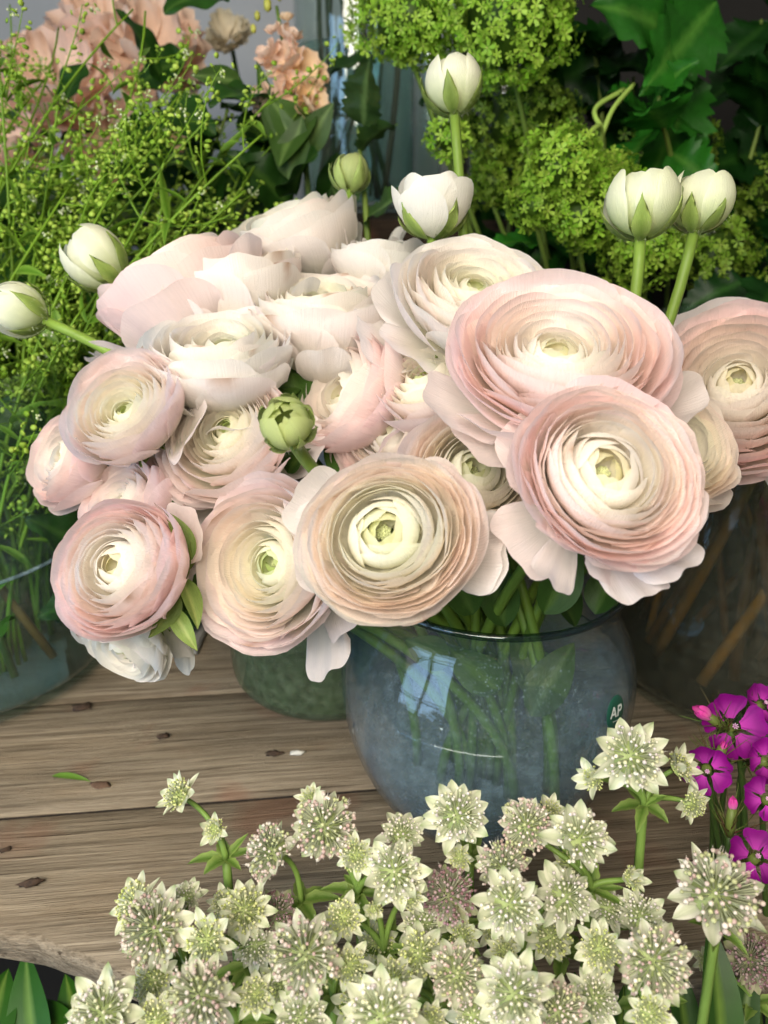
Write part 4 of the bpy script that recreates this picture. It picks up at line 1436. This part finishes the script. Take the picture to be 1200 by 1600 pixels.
M_PETAL_DI = petal_material('dianthus_petal', 0.25, 0.6, 1.0, 0.10)
DI = [('magenta dianthus with broad petals at the top of the right edge bunch', 1148, 1135, 108, 0.37, (-0.1, 0.35, 0.92), 'open'),
      ('magenta dianthus beside the astrantia with the white star centre', 1105, 1205, 82, 0.355, (-0.35, 0.15, 0.92), 'open'),
      ('magenta dianthus cut by the right edge, topmost', 1196, 1098, 70, 0.385, (0.2, 0.5, 0.8), 'open'),
      ('magenta dianthus cut by the right edge, second from top', 1204, 1190, 80, 0.36, (0.1, 0.3, 0.9), 'open'),
      ('brighter pink dianthus cut by the right edge, third from top', 1200, 1248, 76, 0.35, (-0.3, 0.4, 0.8), 'open'),
      ('lowest magenta dianthus behind the broad pinkish astrantia', 1184, 1338, 92, 0.34, (-0.15, 0.55, 0.8), 'open'),
      ('pink pointed dianthus bud at the top left of the bunch', 1097, 1113, 26, 0.37, (-0.75, 0.5, 0.3), 'bud'),
      ('pink dianthus bud standing upright below the bunch', 1145, 1255, 17, 0.355, (0.0, 0.95, 0.2), 'bud'),
      ('tiny pink dianthus bud under the broad petals', 1131, 1165, 12, 0.36, (0.1, 0.8, 0.5), 'bud')]
for k, (lb, px, py, dp, d, ax, kd) in enumerate(DI):
    dianthus(lb, px, py, dp, d, ax, 700 + k, kd)

# ------------------------------------------------------------------ airy green sprays with round pods, upper left
def spray(tip, root, r2, dens=1.0, label=None, col=None):
    t = Thing('pod_spray', label, 'foliage', root, 'airy green sprays in the clear vase')
    L_ = np.linalg.norm(tip - root)
    d = (tip - root) / L_
    side = r2.normal(0, 1, 3)
    side -= d * side.dot(d)
    side /= np.linalg.norm(side)
    pts = bez(root, root + np.array([0, 0, 1]) * L_ * 0.35, tip - d * L_ * 0.25 + side * L_ * 0.10, tip, 24)
    mb, pods = MB(), MB()
    g0 = lin(116, 154, 42) if col is None else col
    v, f = tube(pts, np.linspace(0.0020, 0.0008, 24), 6)
    mb.add(v, f, g0 * 0.9)

    def pod_run(q, rad):
        n = max(4, int(len(q) * 1.0))
        for k in range(len(q)):
            if k < len(q) * 0.15:
                continue
            for rep in range(2):
                a = r2.normal(0, 1, 3)
                tg = q[min(k + 1, len(q) - 1)] - q[max(k - 1, 0)]
                tg /= np.linalg.norm(tg) + 1e-9
                a -= tg * a.dot(tg) * 0.7
                a /= np.linalg.norm(a)
                ln = r2.uniform(0.005, 0.010)
                e = q[k] + a * ln + tg * ln * 0.3
                w = np.cross(a, tg) * 0.00022
                mb.add([q[k] - w, q[k] + w, e + w, e - w], [(0, 1, 2, 3)], g0 * r2.uniform(0.9, 1.2))
                R = rad * r2.uniform(0.6, 1.15)
                fr = frame(r2.normal(0, 1, 3), 0)
                c = (mix(lin(124, 164, 44), lin(182, 208, 90), r2.uniform(0, 1)))
                pods.add(e + (ICO_V * np.array([1, 0.85, 0.38]) * R) @ fr.T, ICO_F, c)
    n_br = int(9 * dens)
    for k in range(n_br):
        i = int(8 + 15 * (k + r2.uniform(0, 1)) / n_br)
        i = min(i, 22)
        p = pts[i]
        tg = pts[i + 1] - pts[i]
        tg /= np.linalg.norm(tg)
        a = r2.normal(0, 1, 3)
        a -= tg * a.dot(tg)
        a /= np.linalg.norm(a)
        ln = r2.uniform(0.035, 0.085)
        e = p + (tg * 0.75 + a * 0.75) * ln
        br = bez(p, p + a * ln * 0.3 + tg * ln * 0.1, e - tg * ln * 0.3, e + r2.normal(0, 0.006, 3), 14)
        v, f = tube(br, np.linspace(0.0008, 0.0003, 14), 5, False)
        mb.add(v, f, g0)
        pod_run(br, 0.0026)
        # tuft of tiny flowers at the branch tip
        for m in range(7):
            o = e + r2.normal(0, 0.0016, 3)
            pods.add(o + ICO_V * 0.0009, ICO_F, mix(lin(176, 200, 110), lin(240, 240, 220), r2.uniform(0, 0.8)))
    v, f, c = mb.data()
    t.part('stem', v, f, M_GREEN, c)
    v, f, c = pods.data()
    t.part('seed_pods', v, f, M_FLORET, c, kind='stuff')
    for k in range(13):
        i = int(r2.uniform(5, 22))
        p = pts[i]
        d2 = r2.normal(0, 1, 3) * np.array([1, 1, 0.6]) + np.array([0, 0, 0.4])
        v, f, uv = leaf(r2, r2.uniform(0.02, 0.042), r2.uniform(0.004, 0.009), 0, 0.3, r2.uniform(0.2, 1.2), r2.normal(0, 0.5), 9, 5)
        G = dir_frame(d2, np.array([0, 0, 1.0]), r2.normal(0, 0.5))
        c = mix(lin(86, 128, 32), lin(128, 164, 60), np.abs(uv[:, 0]))
        t.part('leaf', p + v @ G.T, f, M_LEAF, c, uv)


r2 = np.random.default_rng(77)
TIPS = []
for gx in range(7):
    for gy in range(6):
        TIPS.append((-30 + gx * 72 + r2.uniform(-36, 36), 20 + gy * 98 + r2.uniform(-45, 45)))
TIPS = [q for q in TIPS if not (q[0] > 300 and q[1] < 90) and not (q[0] > 230 and q[1] > 330)]
TIPS += [(75, 610), (40, 560), (110, 540), (20, 640), (410, 210), (380, 260), (330, 180), (250, 260), (130, 480), (210, 470)]
TIPS += [(r2.uniform(-20, 330), r2.uniform(130, 480)) for _ in range(16)]
for k, (px, py) in enumerate(TIPS):
    dep = r2.uniform(0.52, 0.74)
    tip = P(px, py, dep)
    a = r2.uniform(0, 6.28)
    root = LC + np.array([0.06 * math.cos(a), 0.06 * math.sin(a), 0.014])
    spray(tip, root, r2, 0.85, 'airy green spray of round seed pods filling the upper left')

# ------------------------------------------------------------------ ruffled peach flowers behind
def ruffled(label, px, py, dp, d, ax, seed, cols, n=26, name='stock_flower', group='ruffled peach flowers behind the greens', foot=None):
    r2 = np.random.default_rng(seed)
    C = P(px, py, d)
    R = dp * 0.5 * d / FPX
    axis = facing(ax)
    F = frame(axis, r2.uniform(0, 6.28))
    foot = C + np.array([0.02, 0.03, -0.25]) if foot is None else foot
    t = Thing(name, label, 'flower', foot, group)
    for k in range(n):
        q = (k + 0.5) / n
        Rp = R * (0.45 + 0.55 * q)
        az = k * 2.39996 + r2.normal(0, 0.25)
        v, f, uv = petal(r2, Rp, 0.2, (2.1 - 0.95 * q) + r2.normal(0, 0.12), r2.uniform(0.5, 0.75), az, 0.85, r2.normal(0, 0.05), 0.09, 0.12, 0.25, 2.5, 0.0,
                         r2.normal(0.05, 0.10), 15, 9, 0.0, r2.uniform(6, 10))
        c = mix(cols[0], cols[1], np.clip(uv[:, 1] + r2.normal(0, 0.15), 0, 1)) * r2.uniform(0.9, 1.06)
        t.part('petal', C + v @ F.T, f, M_RUFFLE, c, uv)
    base = C - axis * R * 0.75
    pts = bez(base, base - axis * 0.05, foot + np.array([0, 0, 0.08]), foot, 14)
    v, f = tube(pts, 0.003, 7)
    t.part('stem', v, f, M_GREEN, lin(84, 116, 50))
    return t


PEACH = (lin(250, 222, 194), lin(249, 218, 200))
PEACH2 = (lin(249, 214, 186), lin(248, 222, 204))
ORANGE = (lin(247, 218, 168), lin(248, 218, 186))
for k, (lb, px, py, dp, ax, cols) in enumerate([
    ('big ruffled peach pink flower in the top left corner', 75, 95, 210, (0.1, 0.4, 0.9), PEACH),
    ('big ruffled peach pink flower at the top, right of the corner one', 235, 50, 190, (0.25, 0.3, 0.9), PEACH2),
    ('ruffled pink flower low behind the green sprays', 180, 215, 170, (0.3, 0.2, 0.9), PEACH),
    ('ruffled peach flower at the left edge behind the sprays', 5, 215, 150, (-0.1, 0.3, 0.9), PEACH2),
    ('small drooping peach flower deep in the sprays', 262, 232, 84, (0.3, -0.4, 0.8), ORANGE),
    ('ruffled peach flower peeking over the top edge', 150, 5, 170, (0.0, 0.4, 0.9), PEACH)]):
    ruffled(lb, px, py, dp, 0.80 + 0.02 * (k % 3), ax, 800 + k, cols, 24)

# upright peach stock spike with buds and broad leaves
def spike():
    r2 = np.random.default_rng(900)
    top, low = P(432, 10, 0.66), P(475, 235, 0.66)
    foot = P(490, 420, 0.70)
    t = Thing('stock_spike', 'upright spike of ruffled apricot flowers with buds and broad leaves', 'flower', foot)
    pts = catmull([top, P(450, 110, 0.665), low, foot], 8)
    v, f = tube(pts, np.linspace(0.0015, 0.003, len(pts)), 7)
    t.part('stem', v, f, M_GREEN, lin(96, 124, 58))
    for (px, py, dp, ax, cols) in [(438, 85, 76, (-0.5, 0.3, 0.8), PEACH2), (475, 105, 90, (0.2, 0.2, 0.95), ORANGE), (412, 75, 52, (-0.6, 0.4, 0.6), PEACH),
                                   (492, 150, 74, (0.6, 0.0, 0.7), ORANGE), (455, 45, 44, (0.4, 0.6, 0.6), PEACH2), (402, 150, 50, (-0.7, 0.0, 0.7), PEACH),
                                   (462, 140, 80, (0.1, -0.1, 0.95), PEACH2), (425, 40, 34, (-0.4, 0.6, 0.6), PEACH2), (448, 22, 30, (0.1, 0.8, 0.5), ORANGE)]:
        C = P(px, py, 0.645)
        R = dp * 0.5 * 0.645 / FPX
        F = frame(facing(ax), r2.uniform(0, 6))
        for k in range(10 if dp > 40 else 6):
            q = (k + 0.5) / 10
            v, f, uv = petal(r2, R * (0.45 + 0.55 * q), 0.2, (2.2 - 1.0 * q) + r2.normal(0, 0.12), 0.72, k * 2.4, 0.8, 0.04, 0.09, 0.12, 0.25, 2.4, 0, 0.05, 11, 8, 0, 8)
            c = mix(cols[0], cols[1], uv[:, 1]) * r2.uniform(0.9, 1.05)
            t.part('petal', C + v @ F.T, f, M_RUFFLE, c, uv)
    for (px, py, dp) in [(418, 8, 20), (402, 25, 15), (436, -8, 18), (396, 45, 14)]:
        C = P(px, py, 0.65)
        v = ICO_V * np.array([0.7, 0.7, 1.1]) * dp * 0.5 * 0.65 / FPX
        t.part('bud', C + v, ICO_F, M_GREEN, lin(190, 190, 90))
    for (x0, y0, x1, y1, wpx) in [(472, 215, 420, 150, 58), (480, 250, 400, 140, 40), (440, 240, 400, 90, 34), (478, 170, 430, 250, 84), (470, 240, 520, 160, 50), (450, 280, 470, 180, 60), (380, 130, 300, 112, 40)]:
        a, b = P(x0, y0, 0.66), P(x1, y1, 0.635)
        L_ = np.linalg.norm(b - a)
        v, f, uv = leaf(r2, L_, wpx * 0.65 / FPX, 0, 0.2, 0.25, r2.normal(0, 0.2), 14, 7)
        G = dir_frame(b - a, -FWD, r2.normal(0, 0.4))
        c = mix(lin(66, 96, 40), lin(110, 140, 72), np.exp(-(uv[:, 0] / 0.1) ** 2))
        t.part('leaf', a + v @ G.T, f, M_LEAF, c, uv)


spike()
ruffled('blurred cream flower in front of the pale wall at the top', 355, 40, 80, 0.95, (0, 0.3, 0.9), 950, (lin(240, 226, 200), lin(236, 228, 206)), 18, 'cream_flower', None)

# ------------------------------------------------------------------ lime guelder rose clusters and dark leaves, upper right
def pom(label, px, py, dp, d, seed, dark=1.0, dens=1.0):  # dark scales the cluster colour down, painting shade on the shaded ones
    r2 = np.random.default_rng(seed)
    C = P(px, py, d)
    R = dp * 0.58 * d / FPX
    foot = np.array([C[0] * 0.6 + 0.16, 0.86, 0.02])
    t = Thing('guelder_rose', label, 'flower', foot, 'lime guelder rose clusters at upper right')
    mb = MB()
    fs = 0.0050
    n = int(dens * 5.5 * (R / fs) ** 2)
    lump = r2.normal(0, 1, (9, 3))
    lump /= np.linalg.norm(lump, axis=1)[:, None]
    for k in range(n):
        z = 1 - 2 * (k + 0.5) / n
        a = k * 2.39996 + r2.normal(0, 0.15)
        s = math.sqrt(max(0, 1 - z * z))
        nrm = np.array([s * math.cos(a), s * math.sin(a), z])
        rad = R * (0.66 + 0.40 * max(0, (lump @ nrm).max()) ** 4 + r2.normal(0, 0.07))
        p = C + nrm * rad * np.array([1, 0.9, 0.86])
        G = frame(nrm + r2.normal(0, 0.35, 3), r2.uniform(0, 6.28))
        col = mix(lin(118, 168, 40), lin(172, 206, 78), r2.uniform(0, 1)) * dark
        V, Fc = [np.zeros(3)], []
        w = fs * r2.uniform(0.6, 1.3)
        for m in range(5):
            b = m * 2 * math.pi / 5
            for (rr, da, zz) in ((0.55, -0.42, 0.02), (1.0, -0.26, 0.22), (1.0, 0.26, 0.22), (0.55, 0.42, 0.02)):
                V.append(np.array([rr * math.cos(b + da), rr * math.sin(b + da), zz * r2.uniform(0.2, 1.6)]) * w)
            j = 1 + m * 4
            Fc += [(0, j, j + 3), (j, j + 1, j + 2, j + 3)]
        mb.add(p + np.array(V) @ G.T, Fc, col)
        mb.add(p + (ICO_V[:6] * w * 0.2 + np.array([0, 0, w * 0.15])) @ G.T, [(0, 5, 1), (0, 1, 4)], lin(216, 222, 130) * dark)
    v, f, c = mb.data()
    t.part('floret_cluster', v, f, M_FLORET, c, kind='stuff')
    v = C + ICO_V * R * 0.62
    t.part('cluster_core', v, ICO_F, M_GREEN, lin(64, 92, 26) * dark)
    pts = bez(C - np.array([0, 0, R * 0.5]), C - np.array([-0.02, -0.02, 0.06]), foot + np.array([0, 0, 0.12]), foot, 14)
    v, f = tube(pts, np.linspace(0.002, 0.0035, 14), 6)
    t.part('stem', v, f, M_GREEN, lin(110, 136, 60))


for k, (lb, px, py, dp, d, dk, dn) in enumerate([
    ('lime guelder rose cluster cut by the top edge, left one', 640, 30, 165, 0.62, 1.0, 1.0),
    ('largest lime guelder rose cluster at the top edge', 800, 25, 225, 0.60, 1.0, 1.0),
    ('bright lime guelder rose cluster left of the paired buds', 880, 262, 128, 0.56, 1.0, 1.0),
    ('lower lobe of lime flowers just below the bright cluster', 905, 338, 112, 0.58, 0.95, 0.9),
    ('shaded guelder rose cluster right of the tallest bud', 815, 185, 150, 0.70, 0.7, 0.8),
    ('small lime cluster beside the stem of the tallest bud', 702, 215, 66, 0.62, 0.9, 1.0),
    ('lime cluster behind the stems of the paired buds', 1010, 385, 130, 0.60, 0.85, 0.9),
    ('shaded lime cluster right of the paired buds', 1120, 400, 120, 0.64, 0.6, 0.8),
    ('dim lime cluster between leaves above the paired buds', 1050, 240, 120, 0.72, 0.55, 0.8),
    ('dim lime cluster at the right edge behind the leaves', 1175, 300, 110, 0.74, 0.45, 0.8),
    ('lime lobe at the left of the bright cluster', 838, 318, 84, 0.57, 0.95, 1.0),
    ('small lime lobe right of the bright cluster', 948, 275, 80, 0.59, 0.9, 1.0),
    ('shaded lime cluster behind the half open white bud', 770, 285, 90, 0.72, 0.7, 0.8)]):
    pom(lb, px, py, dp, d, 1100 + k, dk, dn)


def branch(label, root, tip, nleaf, size, seed, cols, teeth=9, group='dark leafy branches at upper right', spread=0.05, up=None):
    r2 = np.random.default_rng(seed)
    foot = np.array(root, float)
    t = Thing('leafy_branch', label, 'branch', foot, group)
    pts = bez(foot, foot + (tip - foot) * 0.4 + np.array([0, 0, 0.03]), tip - np.array([0, 0, 0.02]), tip, 14)
    v, f = tube(pts, np.linspace(0.003, 0.0015, 14), 6)
    t.part('stem', v, f, M_GREEN, lin(110, 130, 58))
    for k in range(nleaf):
        i = int(2 + 11 * k / max(1, nleaf - 1))
        p = pts[min(i, 13)] + r2.normal(0, spread * 0.2, 3)
        d = r2.normal(0, 1, 3) * np.array([1, 0.5, 0.7]) + np.array([0, -0.5, 0.15])
        ln = size * r2.uniform(0.7, 1.2)
        v, f, uv = leaf(r2, ln, ln * r2.uniform(0.65, 0.95), teeth, 0.22, r2.uniform(0.2, 0.9), r2.normal(0, 0.3), 31, 9, 0.17, 0.05)
        G = dir_frame(d, -FWD + UP * 0.7, r2.normal(0, 0.5))
        ribs = np.exp(-(uv[:, 0] / 0.07) ** 2) * 0.7
        c = mix(cols[0] * r2.uniform(0.8, 1.2), cols[1], ribs)
        t.part('leaf', p + v @ G.T, f, M_LEAF, c, uv)


DG = (lin(20, 60, 16), lin(48, 92, 30))
MG = (lin(40, 104, 26), lin(88, 142, 52))
BR = [
    ('dark jagged leaves above the paired buds, left of the bright ones', (1000, 330, 0.78), (990, 120, 0.74), 10, 0.085, DG),
    ('dark jagged leaves filling the right edge above the bloom', (1200, 420, 0.80), (1150, 260, 0.76), 10, 0.085, DG),
    ('dark jagged leaves behind the largest lime cluster', (900, 180, 0.80), (880, 30, 0.78), 9, 0.085, DG),
    ('dark jagged leaves in the middle behind the lime lobe', (920, 450, 0.80), (900, 380, 0.78), 9, 0.07, DG),
    ('dark leaves in the gap between tallest bud and lime clusters', (770, 360, 0.84), (760, 130, 0.82), 8, 0.07, DG),
    ('large bright green jagged leaves at the top right', (1060, 170, 0.66), (1075, 40, 0.62), 7, 0.085, MG),
    ('dark jagged leaves at the top between lime clusters and bright leaves', (960, 200, 0.72), (930, 60, 0.70), 8, 0.075, DG),
    ('dark jagged leaves along the right edge', (1160, 330, 0.72), (1190, 180, 0.70), 7, 0.08, DG),
    ('curled green leaves above the paired buds', (1080, 260, 0.66), (1030, 150, 0.60), 6, 0.06, MG),
    ('dark leaves behind the bright lime cluster', (800, 330, 0.76), (830, 110, 0.74), 8, 0.07, DG),
    ('dark leaves low at the right above the pink bloom', (1120, 470, 0.70), (1170, 370, 0.66), 7, 0.07, DG),
    ('dark leaves behind the paired buds', (980, 470, 0.74), (960, 330, 0.72), 8, 0.07, DG),
    ('dark leaf spray right of the largest pink bloom', (1190, 520, 0.62), (1200, 430, 0.60), 5, 0.06, DG),
    ('dark leaves in the deep shade of the upper right corner', (1200, 160, 0.82), (1190, 30, 0.80), 8, 0.09, DG),
    ('small green leaves behind the cream bloom near the shelf', (850, 420, 0.66), (850, 380, 0.62), 4, 0.04, MG),
    ('dark leaves behind the white buds in front of the jar', (740, 300, 0.80), (760, 230, 0.78), 5, 0.05, DG),
    ('green leaves around the small pale green bud', (575, 330, 0.62), (560, 200, 0.66), 5, 0.05, (lin(56, 84, 40), lin(110, 140, 80))),
]
for k, (lb, a, b, n, sz, cols) in enumerate(BR):
    branch(lb, P(*a) + np.array([0, 0.02, -0.04]), P(*b), n, sz, 1300 + k, cols)

# dark leafy ground of the left bouquet
r2 = np.random.default_rng(78)
LBR = [(355, 170, 'dark leafy branch between the cream flower and the apricot spike'), (270, 150, 'dark leafy branch right of the big peach flowers'), (440, 240, 'dark leafy branch under the apricot spike'), (20, 260, 'dark leafy branch behind the sprays at the left edge'), (120, 240, 'dark leafy branch behind the sprays below the big peach flower'),
       (220, 280, 'dark leafy branch under the small drooping peach flower'), (320, 250, 'dark leafy branch left of the apricot spike'),
       (400, 290, 'dark leafy branch low behind the topmost cream bloom'), (60, 420, 'dark leafy branch around the two left white buds'),
       (170, 380, 'dark leafy branch just above the leaning white bud'), (290, 340, 'dark leafy branch above the pink bloom that shows its back'),
       (0, 560, 'dark leafy branch low at the left edge'), (110, 540, 'dark leafy branch below the left edge bud'), (150, 620, 'dark leafy branch behind the far left blooms')]
for k, (px, py, lb) in enumerate(LBR):
    tip = P(px, py, r2.uniform(0.70, 0.82))
    root = LC + np.array([r2.uniform(-0.05, 0.05), r2.uniform(-0.05, 0.05), 0.05])
    branch(lb, root, tip, 14, 0.065, 1500 + k, (lin(40, 78, 24), lin(80, 116, 46)), 0, 'dark leafy branches of the left bouquet', 0.3)

# fork of pale stems left of the leaves
fk = Thing('forked_stem', 'pale green forked stem between the lime cluster and the leaves', 'stem', P(945, 225, 0.6) + np.array([0, 0.05, -0.1]))
mb = MB()
for pts in ([P(905, 222, 0.57), P(940, 212, 0.60), fk.loc], [P(940, 212, 0.60), P(958, 170, 0.6), P(990, 132, 0.61)], [P(942, 205, 0.60), P(930, 170, 0.61), P(975, 140, 0.62)]):
    v, f = tube(catmull(pts, 6), 0.0021, 6)
    mb.add(v, f, lin(150, 178, 84))
v, f, c = mb.data()
fk.part('stem', v, f, M_GREEN, c)

# ------------------------------------------------------------------ crumbs on the table
def crumb(label, name, px, py, sx, sy, sz, seed, mat, c=None, rot=0.0):
    r2 = np.random.default_rng(seed)
    p = on_plane(px, py)
    n, k = 12, 7
    th = np.linspace(0.05, math.pi - 0.05, k)[:, None]
    a = np.linspace(0, 2 * math.pi, n, endpoint=False)[None, :]
    rr = 1 + r2.normal(0, 0.22, (k, n))
    v = np.stack([sx * rr * np.sin(th) * np.cos(a), sy * rr * np.sin(th) * np.sin(a), sz * (np.cos(th) + 0 * a) * rr], axis=-1).reshape(-1, 3)
    cr, sr = math.cos(rot), math.sin(rot)
    v = np.stack([v[:, 0] * cr - v[:, 1] * sr, v[:, 0] * sr + v[:, 1] * cr, v[:, 2] - v[:, 2].min()], axis=1)
    single(name, label, 'debris', v + p + np.array([0, 0, 0.0002]), grid_faces(n, k, True), mat, c, group='crumbs on the planks')


crumb('dark curled bark crumb near the front edge of the table', 'bark_crumb', 52, 1384, 0.007, 0.0022, 0.0022, 1, M_BARK, rot=0.35)
crumb('dark knotty crumb beside the wide clear vase', 'bark_crumb', 128, 1108, 0.007, 0.004, 0.0016, 2, M_BARK, rot=0.1)
crumb('small dark crumb in the middle of the planks', 'bark_crumb', 255, 1155, 0.0045, 0.002, 0.0018, 3, M_BARK, rot=0.3)
crumb('dark sliver beside the white petal scrap', 'bark_crumb', 428, 1181, 0.006, 0.0024, 0.0014, 4, M_BARK, rot=0.1)
crumb('tiny brown sliver at the left edge of the planks', 'bark_crumb', 8, 1330, 0.004, 0.0012, 0.001, 5, M_BARK, rot=0.5)
crumb('brown soil smear beside the green leaf scrap', 'bark_crumb', 158, 1228, 0.007, 0.003, 0.0006, 6, plain('soil', (0.12, 0.07, 0.045), 0.95, 0.4, 400))
crumb('white petal scrap on the planks by the front vase', 'petal_scrap', 464, 1180, 0.0055, 0.002, 0.0016, 7, plain('white_scrap', (0.6, 0.58, 0.52), 0.6, 0.1, 200), rot=0.05)
a, b = on_plane(82, 1217), on_plane(135, 1222)
r2 = np.random.default_rng(4)
v, f, uv = leaf(r2, np.linalg.norm(b - a) * 1.15, 0.0052, 0, 0.3, 0.5, 0.3, 12, 5)
G = dir_frame(b - a + np.array([0, 0, 0.004]), np.array([0, 0, 1.0]))
v = a + v @ G.T
v[:, 2] += 0.0008 - v[:, 2].min()
single('leaf_scrap', 'small bright green leaf scrap lying on the planks', 'leaf', v, f, M_LEAF, lin(110, 150, 60))
